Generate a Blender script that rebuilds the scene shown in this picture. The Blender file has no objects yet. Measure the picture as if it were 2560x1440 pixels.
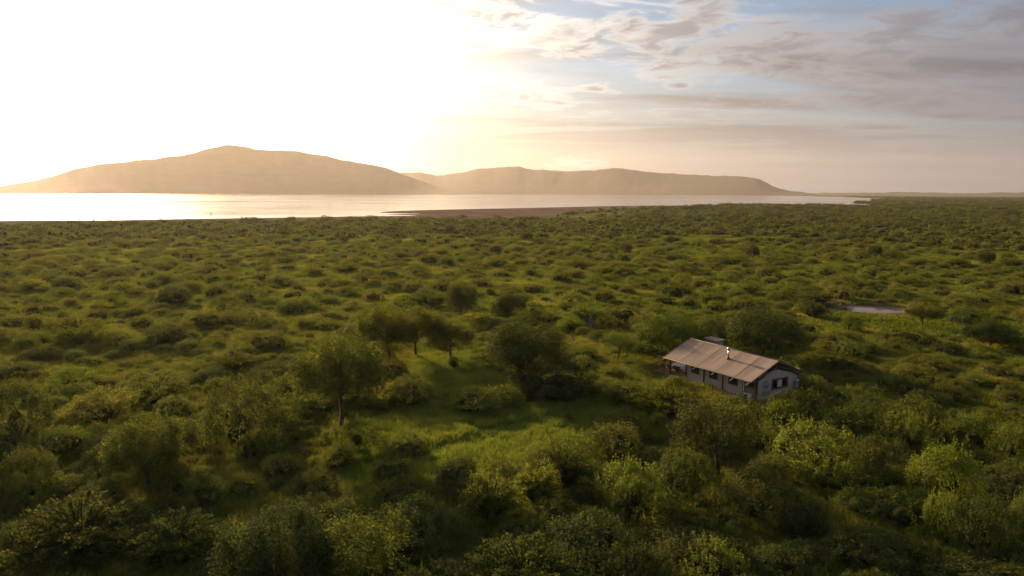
import bpy, bmesh, math, random
import numpy as np
from mathutils import Vector, Matrix, geometry

# ------------------------------------------------------------------ camera
FPX = 1828.0                                   # focal length in pixels of a 2560 wide frame
CAM_H, PITCH, ROLL = 22.0, math.radians(7.55), math.radians(0.25)
FW = Vector((0, math.cos(PITCH), -math.sin(PITCH)))
UP0 = Vector((0, math.sin(PITCH), math.cos(PITCH)))
RT = Vector((1, 0, 0)) * math.cos(ROLL) + UP0 * math.sin(ROLL)
UP = -Vector((1, 0, 0)) * math.sin(ROLL) + UP0 * math.cos(ROLL)
CAM = Vector((0, 0, CAM_H))
scn = bpy.context.scene
col = scn.collection
cd = bpy.data.cameras.new('camera')
cam = bpy.data.objects.new('camera', cd)
col.objects.link(cam)
cd.sensor_width = 36.0
cd.lens = 36.0 * FPX / 2560.0
cd.clip_start, cd.clip_end = 0.5, 60000.0
cam.matrix_world = Matrix(((RT.x, UP.x, -FW.x, CAM.x), (RT.y, UP.y, -FW.y, CAM.y), (RT.z, UP.z, -FW.z, CAM.z), (0, 0, 0, 1)))
scn.camera = cam

# ------------------------------------------------------------------ light
SUN_AZ, SUN_EL = math.radians(-29.0), math.radians(14.0)      # azimuth clockwise from +Y
SUN = Vector((math.sin(SUN_AZ) * math.cos(SUN_EL), math.cos(SUN_AZ) * math.cos(SUN_EL), math.sin(SUN_EL)))
sl = bpy.data.lights.new('sun', 'SUN')
sl.energy, sl.angle, sl.color = 4.5, math.radians(3.0), (1.0, 0.64, 0.35)
so = bpy.data.objects.new('sun', sl)
col.objects.link(so)
so.rotation_euler = SUN.to_track_quat('Z', 'Y').to_euler()

w = bpy.data.worlds.new('World')
scn.world = w
w.use_nodes = True
nt = w.node_tree
nt.nodes.clear()
def N(tree, typ, **kw):
    n = tree.nodes.new(typ)
    for k, v in kw.items():
        if k.startswith('i_'):
            key = k[2:]
            n.inputs[int(key) if key.isdigit() else key.replace('_', ' ')].default_value = v
        else:
            setattr(n, k, v)
    return n
def L(tree, a, b):
    tree.links.new(a, b)
def math_n(tree, op, a, b=None, c=None, clamp=False):
    n = tree.nodes.new('ShaderNodeMath'); n.operation = op; n.use_clamp = clamp
    for i, x in enumerate((a, b, c)):
        if x is None: continue
        if isinstance(x, (int, float)): n.inputs[i].default_value = x
        else: tree.links.new(x, n.inputs[i])
    return n.outputs[0]
def maprange(tree, v, a, b, c, d, smooth=True):
    n = tree.nodes.new('ShaderNodeMapRange')
    n.interpolation_type = 'SMOOTHSTEP' if smooth else 'LINEAR'
    tree.links.new(v, n.inputs[0])
    for i, x in enumerate((a, b, c, d)): n.inputs[i + 1].default_value = x
    return n.outputs[0]
def mixc(tree, fac, a, b, blend='MIX'):
    n = tree.nodes.new('ShaderNodeMix'); n.data_type = 'RGBA'; n.blend_type = blend
    for sock, x in ((n.inputs[0], fac), (n.inputs[6], a), (n.inputs[7], b)):
        if isinstance(x, (int, float)): sock.default_value = x
        elif isinstance(x, tuple): sock.default_value = (*x, 1) if len(x) == 3 else x
        else: tree.links.new(x, sock)
    return n.outputs[2]

CLOUD_RAG = 3.4
CLOUDS = ((1190, 20, 150, 55, -8, 1.0), (1440, 120, 130, 26, -6, .9), (1560, 66, 70, 34, 8, 1.0), (1720, 60, 210, 60, 26, 1.1), (1850, 130, 300, 62, 8, 1.0), (1628, 192, 82, 18, -6, .9),
          (1700, 216, 50, 14, -8, .8), (1500, 226, 60, 12, -5, .8), (1300, 240, 170, 30, -4, .7), (1470, 407, 95, 17, 3, .9), (2240, 90, 330, 90, 20, .8), (2330, 260, 300, 46, 4, .6), (2560, 30, 220, 70, 12, .8))
SKY_STRENGTH = 0.055
sky = N(nt, 'ShaderNodeTexSky', sky_type='NISHITA')
sky.sun_disc = False
sky.sun_elevation, sky.sun_rotation = SUN_EL, SUN_AZ
sky.air_density, sky.dust_density, sky.ozone_density, sky.altitude = 1.0, 1.6, 2.5, 600.0
tc = N(nt, 'ShaderNodeTexCoord')
sep = N(nt, 'ShaderNodeSeparateXYZ'); L(nt, tc.outputs['Generated'], sep.inputs[0])
zpos = math_n(nt, 'MAXIMUM', sep.outputs[2], 0.0)
den = math_n(nt, 'ADD', zpos, 0.09)
cmb = N(nt, 'ShaderNodeCombineXYZ')                      # the cloud deck as a flat layer overhead
L(nt, math_n(nt, 'DIVIDE', sep.outputs[0], den), cmb.inputs[0])
L(nt, math_n(nt, 'DIVIDE', sep.outputs[1], den), cmb.inputs[1])
dotn = N(nt, 'ShaderNodeVectorMath', operation='DOT_PRODUCT')
L(nt, tc.outputs['Generated'], dotn.inputs[0]); dotn.inputs[1].default_value = SUN
cosang = math_n(nt, 'MAXIMUM', dotn.outputs['Value'], 0.0)
g_wide = math_n(nt, 'POWER', cosang, 3.5)
g_mid = math_n(nt, 'POWER', cosang, 14.0)
g_near = math_n(nt, 'POWER', cosang, 40.0)
def layer(rot, scale, loc, nscale, detail, rough, dist):
    mp = N(nt, 'ShaderNodeMapping'); L(nt, cmb.outputs[0], mp.inputs[0])
    mp.inputs['Rotation'].default_value = (0, 0, math.radians(rot)); mp.inputs['Scale'].default_value = (*scale, 1); mp.inputs['Location'].default_value = (*loc, 0)
    n = N(nt, 'ShaderNodeTexNoise', i_Scale=nscale, i_Detail=detail, i_Roughness=rough, i_Distortion=dist); L(nt, mp.outputs[0], n.inputs['Vector'])
    return n.outputs['Fac']
# high streaky veil
f1 = layer(30, (0.34, 1.0), (21, -7), 0.80, 7.0, 0.54, 0.9)
veil = maprange(nt, f1, 0.36, 0.58, 0.15, 0.97)
f1b = layer(38, (0.30, 1.2), (7.7, 2.1), 1.2, 6.0, 0.55, 0.8)
shade = maprange(nt, f1b, 0.34, 0.66, -0.36, 0.34)
shade = math_n(nt, 'ADD', 1.0, math_n(nt, 'MULTIPLY', shade, maprange(nt, zpos, 0.02, 0.17, 0.12, 1.0)))
# lower broken clouds with sunlit rims
f2 = layer(-14, (0.6, 1.0), (17.4, -5.2), 1.6, 10.0, 0.60, 0.35)
puff = maprange(nt, f2, 0.555, 0.615, 0.0, 1.0)
core = maprange(nt, f2, 0.575, 0.68, 0.0, 1.0)
# haze layer of the lower sky
low = maprange(nt, zpos, 0.0, 0.24, 0.96, 0.0)
veil = math_n(nt, 'MAXIMUM', veil, low)
ccol = mixc(nt, g_wide, (0.078, 0.083, 0.104), (0.31, 0.265, 0.215))
ccol = mixc(nt, g_mid, ccol, mixc(nt, maprange(nt, zpos, 0.02, 0.16, 0.0, 1.0), (0.88, 0.66, 0.33), (0.92, 0.80, 0.58)))
ccol = mixc(nt, g_near, ccol, (6.0, 5.0, 3.5))
sc3 = N(nt, 'ShaderNodeVectorMath', operation='SCALE'); L(nt, ccol, sc3.inputs[0]); L(nt, shade, sc3.inputs['Scale'])
g_rim = math_n(nt, 'POWER', cosang, 5.5)
edge = mixc(nt, g_rim, (0.110, 0.113, 0.132), (1.55, 1.38, 1.10))
body = mixc(nt, g_wide, (0.078, 0.083, 0.104), (0.29, 0.255, 0.235))
pcol = mixc(nt, core, edge, mixc(nt, g_mid, body, (1.3, 1.1, 0.85)))
bg1 = N(nt, 'ShaderNodeBackground', i_Strength=SKY_STRENGTH); L(nt, sky.outputs[0], bg1.inputs[0])
bg2 = N(nt, 'ShaderNodeBackground', i_Strength=1.0); L(nt, sc3.outputs[0], bg2.inputs[0])
bg3 = N(nt, 'ShaderNodeBackground', i_Strength=1.0); L(nt, pcol, bg3.inputs[0])
mx1 = N(nt, 'ShaderNodeMixShader'); L(nt, veil, mx1.inputs[0]); L(nt, bg1.outputs[0], mx1.inputs[1]); L(nt, bg2.outputs[0], mx1.inputs[2])
# the larger clouds of this sky, each a ragged patch round its own direction
def sky_dir(px, py):
    return (FW * FPX + RT * (px - 1280) - UP * (py - 720)).normalized()
nz = N(nt, 'ShaderNodeTexNoise', i_Scale=17.0, i_Detail=10.0, i_Roughness=0.66, i_Distortion=0.7)
mpz = N(nt, 'ShaderNodeMapping'); L(nt, tc.outputs['Generated'], mpz.inputs[0]); mpz.inputs['Scale'].default_value = (0.8, 0.8, 3.2); L(nt, mpz.outputs[0], nz.inputs['Vector'])
ragged = math_n(nt, 'MULTIPLY', math_n(nt, 'SUBTRACT', nz.outputs['Fac'], 0.5), CLOUD_RAG)
field = None
for (cx_, cy_, wx, wy, tilt, dens_) in CLOUDS:
    d0 = sky_dir(cx_, cy_); e1 = Vector((0, 0, 1)).cross(d0) * -1; e1.normalize(); e2 = e1.cross(d0).normalized(); e2 = e2 if e2.z > 0 else -e2
    c_, s_ = math.cos(math.radians(tilt)), math.sin(math.radians(tilt))
    a1 = (e1 * c_ + e2 * s_) * (FPX / wx); a2 = (e2 * c_ - e1 * s_) * (FPX / wy)
    q = []
    for ax in (a1, a2):
        vm = N(nt, 'ShaderNodeVectorMath', operation='DOT_PRODUCT'); L(nt, tc.outputs['Generated'], vm.inputs[0]); vm.inputs[1].default_value = ax
        q.append(math_n(nt, 'POWER', math_n(nt, 'ABSOLUTE', vm.outputs['Value']), 2.0))
    fd = N(nt, 'ShaderNodeVectorMath', operation='DOT_PRODUCT'); L(nt, tc.outputs['Generated'], fd.inputs[0]); fd.inputs[1].default_value = d0
    r2 = math_n(nt, 'ADD', math_n(nt, 'ADD', q[0], q[1]), math_n(nt, 'MULTIPLY', math_n(nt, 'LESS_THAN', fd.outputs['Value'], 0.5), 100.0))
    v = math_n(nt, 'MULTIPLY', math_n(nt, 'SUBTRACT', 1.0, math_n(nt, 'SQRT', r2)), dens_)
    field = v if field is None else math_n(nt, 'MAXIMUM', field, v)
field = math_n(nt, 'ADD', field, ragged)
puff2 = maprange(nt, field, -0.05, 0.75, 0.0, 1.0); core2 = maprange(nt, field, 0.10, 1.05, 0.15, 1.0)
pf = math_n(nt, 'MULTIPLY', puff, maprange(nt, zpos, 0.05, 0.16, 0.0, 0.55))
mx2 = N(nt, 'ShaderNodeMixShader'); L(nt, pf, mx2.inputs[0]); L(nt, mx1.outputs[0], mx2.inputs[1]); L(nt, bg3.outputs[0], mx2.inputs[2])
pcol2 = mixc(nt, core2, edge, mixc(nt, g_mid, body, (0.62, 0.54, 0.43)))
bg4 = N(nt, 'ShaderNodeBackground', i_Strength=1.0); L(nt, pcol2, bg4.inputs[0])
mx3 = N(nt, 'ShaderNodeMixShader'); L(nt, math_n(nt, 'MULTIPLY', puff2, 0.88), mx3.inputs[0]); L(nt, mx2.outputs[0], mx3.inputs[1]); L(nt, bg4.outputs[0], mx3.inputs[2])
wo = N(nt, 'ShaderNodeOutputWorld'); L(nt, mx3.outputs[0], wo.inputs[0])

vs = scn.view_settings
scn.display_settings.display_device = 'sRGB'
vs.view_transform, vs.look, vs.gamma, vs.use_curve_mapping = 'Standard', 'None', 1.0, False
vs.exposure = 1.15
cy = scn.cycles
cy.use_denoising = True
cy.max_bounces, cy.diffuse_bounces, cy.glossy_bounces, cy.transmission_bounces, cy.volume_bounces, cy.transparent_max_bounces = 6, 4, 2, 4, 0, 4
cy.caustics_reflective = cy.caustics_refractive = False
cy.sample_clamp_indirect = 4.0

# ------------------------------------------------------------------ helpers
def ray(px, py):
    return FW * FPX + RT * (px - 1280) - UP * (py - 720)
def gp(px, py, z=0.0):
    d = ray(px, py); t = (z - CAM_H) / d.z
    return CAM + d * t
def at_dist(px, dist, z=0.0):
    """ground point in the direction of picture column px, dist metres away"""
    d = ray(px, 478); k = dist / math.hypot(d.x, d.y)
    return Vector((d.x * k, d.y * k, z))
def elev(px, py, dist):
    d = ray(px, py); return CAM_H + dist * d.z / math.hypot(d.x, d.y)
def project(p):
    d = Vector(p) - CAM
    k = d.dot(FW)
    return 1280 + FPX * d.dot(RT) / k, 720 - FPX * d.dot(UP) / k, k
def obj(name, me, parent=None, mat=None, loc=None):
    o = bpy.data.objects.new(name, me); col.objects.link(o)
    if parent: o.parent = parent
    if loc: o.location = loc
    if mat and me is not None and not me.materials: me.materials.append(mat)
    return o
def tag(o, label=None, cat=None, group=None, kind=None):
    if label: o['label'] = label
    if cat: o['category'] = cat
    if group: o['group'] = group
    if kind: o['kind'] = kind
    return o
def empty(name, loc, rz=0.0, scale=None):
    o = bpy.data.objects.new(name, None); col.objects.link(o)
    o.empty_display_size = 0.3
    o.location = loc; o.rotation_euler = (0, 0, rz)
    if scale: o.scale = scale
    return o
def mesh_np(name, V, F, smooth=False, tint=None):
    """V (n,3), F (m,k) arrays"""
    me = bpy.data.meshes.new(name)
    V = np.asarray(V, dtype=np.float32); F = np.asarray(F, dtype=np.int32)
    m, k = F.shape
    me.vertices.add(len(V)); me.vertices.foreach_set('co', V.ravel())
    me.loops.add(m * k); me.loops.foreach_set('vertex_index', F.ravel())
    me.polygons.add(m); me.polygons.foreach_set('loop_start', np.arange(0, m * k, k, dtype=np.int32))
    try: me.polygons.foreach_set('loop_total', np.full(m, k, dtype=np.int32))
    except Exception: pass
    if smooth: me.polygons.foreach_set('use_smooth', np.ones(m, dtype=bool))
    me.update(calc_edges=True)
    if tint is not None:
        a = me.attributes.new('tint', 'FLOAT', 'FACE'); a.data.foreach_set('value', np.asarray(tint, dtype=np.float32))
    return me
class MB:
    """collects boxes, tubes and prisms for one mesh"""
    def __init__(s): s.bm = bmesh.new()
    def box(s, x0, x1, y0, y1, z0, z1, bev=0.0):
        r = bmesh.ops.create_cube(s.bm, size=1.0)
        for v in r['verts']:
            v.co = Vector(((x0 + x1) / 2 + v.co.x * (x1 - x0), (y0 + y1) / 2 + v.co.y * (y1 - y0), (z0 + z1) / 2 + v.co.z * (z1 - z0)))
        if bev:
            es = {e for v in r['verts'] for e in v.link_edges}
            bmesh.ops.bevel(s.bm, geom=list(es), offset=bev, segments=1, affect='EDGES')
        return s
    def tube(s, a, b, r0, r1=None, seg=8):
        a, b = Vector(a), Vector(b); r1 = r0 if r1 is None else r1
        q = (b - a).to_track_quat('Z', 'Y')
        ring = lambda c, r: [s.bm.verts.new(c + q @ Vector((r * math.cos(2 * math.pi * i / seg), r * math.sin(2 * math.pi * i / seg), 0))) for i in range(seg)]
        A, B = ring(a, r0), ring(b, r1)
        for i in range(seg): s.bm.faces.new((A[i], A[(i + 1) % seg], B[(i + 1) % seg], B[i]))
        s.bm.faces.new(A[::-1]); s.bm.faces.new(B)
        return s
    def lathe(s, prof, seg=14, c=(0, 0, 0)):
        rings = []
        for r, z in prof:
            rings.append([s.bm.verts.new((c[0] + r * math.cos(2 * math.pi * i / seg), c[1] + r * math.sin(2 * math.pi * i / seg), c[2] + z)) for i in range(seg)])
        for A, B in zip(rings, rings[1:]):
            for i in range(seg): s.bm.faces.new((A[i], A[(i + 1) % seg], B[(i + 1) % seg], B[i]))
        s.bm.faces.new(rings[0][::-1]); s.bm.faces.new(rings[-1])
        return s
    def poly(s, pts, ext):
        """flat polygon pushed along ext into a solid"""
        A = [s.bm.verts.new(p) for p in pts]; B = [s.bm.verts.new(Vector(p) + Vector(ext)) for p in pts]
        n = len(A)
        s.bm.faces.new(A); s.bm.faces.new(B[::-1])
        for i in range(n): s.bm.faces.new((A[(i + 1) % n], A[i], B[i], B[(i + 1) % n]))
        return s
    def build(s, name, mat, parent=None, smooth=False, loc=None):
        bmesh.ops.recalc_face_normals(s.bm, faces=s.bm.faces[:])
        me = bpy.data.meshes.new(name); s.bm.to_mesh(me); s.bm.free()
        if smooth:
            for p in me.polygons: p.use_smooth = True
        return obj(name, me, parent, mat, loc)

# ------------------------------------------------------------------ materials
def new_mat(name):
    m = bpy.data.materials.new(name); m.use_nodes = True
    t = m.node_tree; t.nodes.clear()
    return m, t, N(t, 'ShaderNodeOutputMaterial')
def plain(name, c, rough=0.7, metal=0.0, noise=0.15, scale=6.0, bump=0.0, spec=0.4):
    m, t, out = new_mat(name)
    p = N(t, 'ShaderNodeBsdfPrincipled', i_Roughness=rough, i_Metallic=metal)
    p.inputs['Specular IOR Level'].default_value = spec
    tcn = N(t, 'ShaderNodeTexCoord')
    n = N(t, 'ShaderNodeTexNoise', i_Scale=scale, i_Detail=5.0, i_Roughness=0.6); L(t, tcn.outputs['Object'], n.inputs['Vector'])
    f = maprange(t, n.outputs['Fac'], 0.3, 0.7, 0.0, 1.0)
    L(t, mixc(t, f, tuple(x * (1 - noise) for x in c), tuple(min(1, x * (1 + noise)) for x in c)), p.inputs['Base Color'])
    if bump:
        b = N(t, 'ShaderNodeBump', i_Strength=bump, i_Distance=0.02); L(t, n.outputs['Fac'], b.inputs['Height']); L(t, b.outputs[0], p.inputs['Normal'])
    L(t, p.outputs[0], out.inputs[0])
    return m
def leaf_mat(name, dark, light, trans=0.50, var=0.22, gloss=0.008):
    m, t, out = new_mat(name)
    at = N(t, 'ShaderNodeAttribute', attribute_name='tint')
    oi = N(t, 'ShaderNodeObjectInfo')
    c = mixc(t, at.outputs['Fac'], dark, light)
    hsv = N(t, 'ShaderNodeHueSaturation')
    L(t, maprange(t, oi.outputs['Random'], 0, 1, 0.5 - 0.012, 0.5 + 0.020, False), hsv.inputs['Hue'])
    L(t, maprange(t, math_n(t, 'FRACT', math_n(t, 'MULTIPLY', oi.outputs['Random'], 17.3)), 0, 1, 1 - var, 1 + var, False), hsv.inputs['Value'])
    L(t, c, hsv.inputs['Color'])
    d = N(t, 'ShaderNodeBsdfDiffuse'); L(t, hsv.outputs[0], d.inputs[0])
    tr = N(t, 'ShaderNodeBsdfTranslucent')
    L(t, mixc(t, 1.0, hsv.outputs[0], (1.5, 1.5, 0.75), 'MULTIPLY'), tr.inputs[0])
    mx = N(t, 'ShaderNodeMixShader', i_0=trans); L(t, d.outputs[0], mx.inputs[1]); L(t, tr.outputs[0], mx.inputs[2])
    g = N(t, 'ShaderNodeBsdfGlossy', i_Roughness=0.5)
    g.inputs[0].default_value = (0.7, 0.7, 0.7, 1)
    mx2 = N(t, 'ShaderNodeMixShader', i_0=gloss); L(t, mx.outputs[0], mx2.inputs[1]); L(t, g.outputs[0], mx2.inputs[2])
    L(t, mx2.outputs[0], out.inputs[0])
    return m
M = {}
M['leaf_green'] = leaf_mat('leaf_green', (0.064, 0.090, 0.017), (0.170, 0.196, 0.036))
M['leaf_olive'] = leaf_mat('leaf_olive', (0.070, 0.086, 0.019), (0.176, 0.192, 0.042))
M['leaf_bright'] = leaf_mat('leaf_bright', (0.056, 0.084, 0.012), (0.150, 0.182, 0.024), trans=0.42)
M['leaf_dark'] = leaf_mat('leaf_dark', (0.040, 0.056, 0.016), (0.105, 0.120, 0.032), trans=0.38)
M['leaf_grey'] = leaf_mat('leaf_grey', (0.060, 0.062, 0.030), (0.120, 0.115, 0.055), trans=0.3)
M['bark'] = plain('bark', (0.085, 0.062, 0.045), 0.95, noise=0.35, scale=9)
M['twigs'] = plain('twigs', (0.048, 0.050, 0.020), 1.0, noise=0.4, scale=3, spec=0.0)  # for bush stems and the opaque cores added to block light
M['dead_wood'] = plain('dead_wood', (0.16, 0.13, 0.11), 0.95, noise=0.3, scale=9)

def grass_mat(name='grass_blade', lo=(0.102, 0.150, 0.026), hi=(0.235, 0.240, 0.052)):
    m, t, out = new_mat(name)
    at = N(t, 'ShaderNodeAttribute', attribute_name='tint')
    geo = N(t, 'ShaderNodeNewGeometry')
    n = N(t, 'ShaderNodeTexNoise', i_Scale=0.055, i_Detail=4.0, i_Roughness=0.6); L(t, geo.outputs['Position'], n.inputs['Vector'])
    n2 = N(t, 'ShaderNodeTexNoise', i_Scale=0.4, i_Detail=3.0); L(t, geo.outputs['Position'], n2.inputs['Vector'])
    c = mixc(t, maprange(t, n.outputs['Fac'], 0.47, 0.68, 0, 1), lo, hi)
    c = mixc(t, maprange(t, n2.outputs['Fac'], 0.5, 0.75, 0, 0.6), c, (0.105, 0.155, 0.030))
    c = mixc(t, maprange(t, at.outputs['Fac'], 0.7, 1.0, 0, 0.8, False), c, (0.24, 0.195, 0.085))
    d = N(t, 'ShaderNodeBsdfDiffuse'); L(t, c, d.inputs[0])
    tr = N(t, 'ShaderNodeBsdfTranslucent'); L(t, mixc(t, 1.0, c, (1.4, 1.35, 0.7), 'MULTIPLY'), tr.inputs[0])
    mx = N(t, 'ShaderNodeMixShader', i_0=0.4); L(t, d.outputs[0], mx.inputs[1]); L(t, tr.outputs[0], mx.inputs[2])
    L(t, mx.outputs[0], out.inputs[0])
    return m
M['grass'] = grass_mat()
M['lush_grass'] = grass_mat('lush_grass_blade', (0.150, 0.235, 0.035), (0.270, 0.320, 0.060))
def ground_mat():
    m, t, out = new_mat('ground')
    geo = N(t, 'ShaderNodeNewGeometry')
    n = N(t, 'ShaderNodeTexNoise', i_Scale=0.055, i_Detail=4.0, i_Roughness=0.6); L(t, geo.outputs['Position'], n.inputs['Vector'])
    n2 = N(t, 'ShaderNodeTexNoise', i_Scale=0.6, i_Detail=8.0, i_Roughness=0.7); L(t, geo.outputs['Position'], n2.inputs['Vector'])
    n3 = N(t, 'ShaderNodeTexNoise', i_Scale=0.012, i_Detail=5.0, i_Roughness=0.6); L(t, geo.outputs['Position'], n3.inputs['Vector'])
    c = mixc(t, maprange(t, n.outputs['Fac'], 0.47, 0.68, 0, 1), (0.085, 0.118, 0.024), (0.190, 0.188, 0.048))
    c = mixc(t, maprange(t, n2.outputs['Fac'], 0.45, 0.7, 0, 0.8), c, (0.075, 0.078, 0.030))
    c = mixc(t, maprange(t, n3.outputs['Fac'], 0.55, 0.75, 0, 0.5), c, (0.125, 0.10, 0.05))
    p = N(t, 'ShaderNodeBsdfDiffuse'); L(t, c, p.inputs[0])
    b = N(t, 'ShaderNodeBump', i_Strength=0.8, i_Distance=0.3); L(t, n2.outputs['Fac'], b.inputs['Height']); L(t, b.outputs[0], p.inputs['Normal'])
    L(t, p.outputs[0], out.inputs[0])
    return m
M['ground'] = ground_mat()
def water_mat(name, c, wave, dist, rough):
    m, t, out = new_mat(name)
    geo = N(t, 'ShaderNodeNewGeometry')
    mp = N(t, 'ShaderNodeMapping'); L(t, geo.outputs['Position'], mp.inputs[0]); mp.inputs['Rotation'].default_value = (0, 0, 0.5); mp.inputs['Scale'].default_value = (0.5, 1, 1)
    n = N(t, 'ShaderNodeTexNoise', i_Scale=wave, i_Detail=4.0, i_Roughness=0.6); L(t, mp.outputs[0], n.inputs['Vector'])
    nb = N(t, 'ShaderNodeTexNoise', i_Scale=0.004, i_Detail=5.0, i_Roughness=0.6); L(t, mp.outputs[0], nb.inputs['Vector'])
    p = N(t, 'ShaderNodeBsdfPrincipled', i_IOR=1.333)
    L(t, maprange(t, nb.outputs['Fac'], 0.35, 0.65, rough * 0.8, rough * 1.3), p.inputs['Roughness'])
    p.inputs['Base Color'].default_value = (*c, 1)
    b = N(t, 'ShaderNodeBump', i_Strength=0.25, i_Distance=dist); L(t, n.outputs['Fac'], b.inputs['Height']); L(t, b.outputs[0], p.inputs['Normal'])
    L(t, p.outputs[0], out.inputs[0])
    return m
M['lake'] = water_mat('lake_water', (0.10, 0.085, 0.065), 0.5, 0.15, 0.12)
M['pond'] = water_mat('pond_water', (0.10, 0.055, 0.03), 3.0, 0.01, 0.05)
M['mud'] = plain('mud', (0.125, 0.096, 0.078), 1.0, noise=0.25, scale=0.02, spec=0.0)
M['sand'] = plain('sand', (0.42, 0.33, 0.25), 0.9, noise=0.2, scale=1.5)
M['hill'] = plain('hill_bush', (0.040, 0.042, 0.022), 0.95, noise=0.25, scale=0.012, spec=0.1)

# ------------------------------------------------------------------ the setting
def ring_disc(radii, seg, z=0.0):
    V = [(0, 0, z)]
    for r in radii:
        for i in range(seg):
            a = 2 * math.pi * i / seg; V.append((r * math.cos(a), r * math.sin(a), z))
    bm = bmesh.new(); vs_ = [bm.verts.new(v) for v in V]
    for i in range(seg): bm.faces.new((vs_[0], vs_[1 + i], vs_[1 + (i + 1) % seg]))
    for k in range(len(radii) - 1):
        a0, b0 = 1 + k * seg, 1 + (k + 1) * seg
        for i in range(seg): bm.faces.new((vs_[a0 + i], vs_[b0 + i], vs_[b0 + (i + 1) % seg], vs_[a0 + (i + 1) % seg]))
    me = bpy.data.meshes.new('ground'); bm.to_mesh(me); bm.free(); return me
FAR = 9500.0
tag(obj('ground', ring_disc([30, 80, 200, 500, 1200, 3000, 6500, FAR], 96), mat=M['ground']), kind='structure')

def sheet(name, pts, mat, z):
    P = [Vector((p[0], p[1], 0)) for p in pts]
    tri = geometry.tessellate_polygon([P])
    me = bpy.data.meshes.new(name)
    me.from_pydata([(p.x, p.y, z) for p in P], [], [tuple(t) for t in tri]); me.update()
    bm = bmesh.new(); bm.from_mesh(me); bmesh.ops.recalc_face_normals(bm, faces=bm.faces[:])
    for f in bm.faces:
        if f.normal.z < 0: f.normal_flip()
    bm.to_mesh(me); bm.free()
    return tag(obj(name, me, mat=mat), kind='structure')
def smooth_line(pts, n=6):
    """Catmull-Rom through pixel points"""
    out = []
    for i in range(len(pts) - 1):
        p0, p1, p2, p3 = pts[max(i - 1, 0)], pts[i], pts[i + 1], pts[min(i + 2, len(pts) - 1)]
        for k in range(n):
            t = k / n
            out.append(tuple(0.5 * (2 * b + (c - a) * t + (2 * a - 5 * b + 4 * c - d) * t * t + (3 * b - a - 3 * c + d) * t ** 3) for a, b, c, d in zip(p0, p1, p2, p3)))
    out.append(pts[-1]); return out
rs = random.Random(5)
near_shore = smooth_line([(-500, 557), (0, 552.5), (200, 551), (400, 549), (600, 546), (800, 543), (900, 541), (1000, 540.2), (1040, 538.6), (970, 537.2), (1000, 535.6), (1055, 534.6), (990, 533.4), (950, 531.2), (1000, 527.6), (1100, 524.6), (1300, 520.4), (1500, 516), (1600, 514.5), (1750, 514.4), (2000, 515.6), (2100, 517), (2150, 518), (2190, 515.2), (2222, 512.6), (2180, 510), (2135, 507.2), (2215, 506), (2178, 504.4), (2232, 501.8), (2180, 499.4), (2245, 496.6), (2150, 494), (2100, 491.6)], 5)
near_pts = [gp(x, y + rs.uniform(-0.12, 0.12)) for x, y in near_shore]
far_pts = [at_dist(x, d) for x, d in ((2040, 4300), (1980, 5000), (1800, 5450), (1500, 5450), (1200, 5250), (1000, 4600), (700, 4200), (300, 4200), (0, 4400), (-500, 4400))]
sheet('lake', near_pts + far_pts, M['lake'], 0.10)
mud_low = [(2190, 519.5), (2100, 519), (2000, 517.5), (1750, 517), (1600, 520), (1520, 524), (1440, 531), (1380, 538), (1310, 546), (1240, 548.5), (1050, 546), (900, 547), (800, 549), (600, 553), (300, 557), (0, 561), (-500, 566)]
sheet('mud_flat', [gp(x, y - 2.5) if x > 1000 else gp(x, y - 1.5) for x, y in near_shore if -500 <= x and not (1900 < x and y < 513)] + [gp(*p) for p in smooth_line(mud_low, 5)], M['mud'], 0.05)

def vnoise(x, y, seed=0):
    def h(i, j):
        n = (i * 374761393 + j * 668265263 + seed * 1442695041) & 0xffffffff
        n = ((n ^ (n >> 13)) * 1274126177) & 0xffffffff
        return ((n ^ (n >> 16)) & 0xffff) / 65535.0
    i, j = math.floor(x), math.floor(y); u, v = x - i, y - j
    u, v = u * u * (3 - 2 * u), v * v * (3 - 2 * v)
    return (h(i, j) * (1 - u) + h(i + 1, j) * u) * (1 - v) + (h(i, j + 1) * (1 - u) + h(i + 1, j + 1) * u) * v
def fbm(x, y, seed=0, o=4):
    return sum(vnoise(x * 2 ** k, y * 2 ** k, seed + k) * 0.5 ** k for k in range(o)) / sum(0.5 ** k for k in range(o))
def hill(name, prof, d_foot, d_ridge, d_back, step, seed):
    xs = np.arange(prof[0][0], prof[-1][0] + 1, step)
    pr = np.interp(xs, [p[0] for p in prof], [p[1] for p in prof])
    ts = [0, .08, .18, .3, .42, .54, .66, .78, .88, .95, 1.0, 1.1, 1.3, 1.6, 2.0]
    V, F = [], []
    for i, (x, py) in enumerate(zip(xs, pr)):
        top = max(elev(x, py - 5.0 * (fbm(x * 0.028, 9.1, seed + 2) - 0.5) - 2.5 * (fbm(x * 0.11, 4.1, seed + 3) - 0.5), d_ridge), 2.0)
        for t in ts:
            wob = (fbm(x * 0.006, 3.3, seed) - 0.5) * 500
            d = d_foot + (d_ridge - d_foot) * t if t <= 1 else d_ridge + (d_back - d_ridge) * (t - 1)
            g = (fbm(x * 0.03, t * 1.6, seed + 7) - 0.5)
            if t <= 1: z = top * (0.03 + 0.97 * t ** 1.25) + g * top * 0.09 * math.sin(math.pi * t)
            else: z = top * (2 - t)
            d += wob * math.sin(math.pi * min(t, 1)) * 0.6
            if t in (0, 2.0): z = -2.0
            p = at_dist(x, d); V.append((p.x, p.y, z))
    n = len(ts)
    for i in range(len(xs) - 1):
        for k in range(n - 1):
            a = i * n + k; F.append((a, a + n, a + n + 1, a + 1))
    return tag(obj(name, mesh_np(name, V, F, smooth=True), mat=M['hill']), kind='structure')
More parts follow.
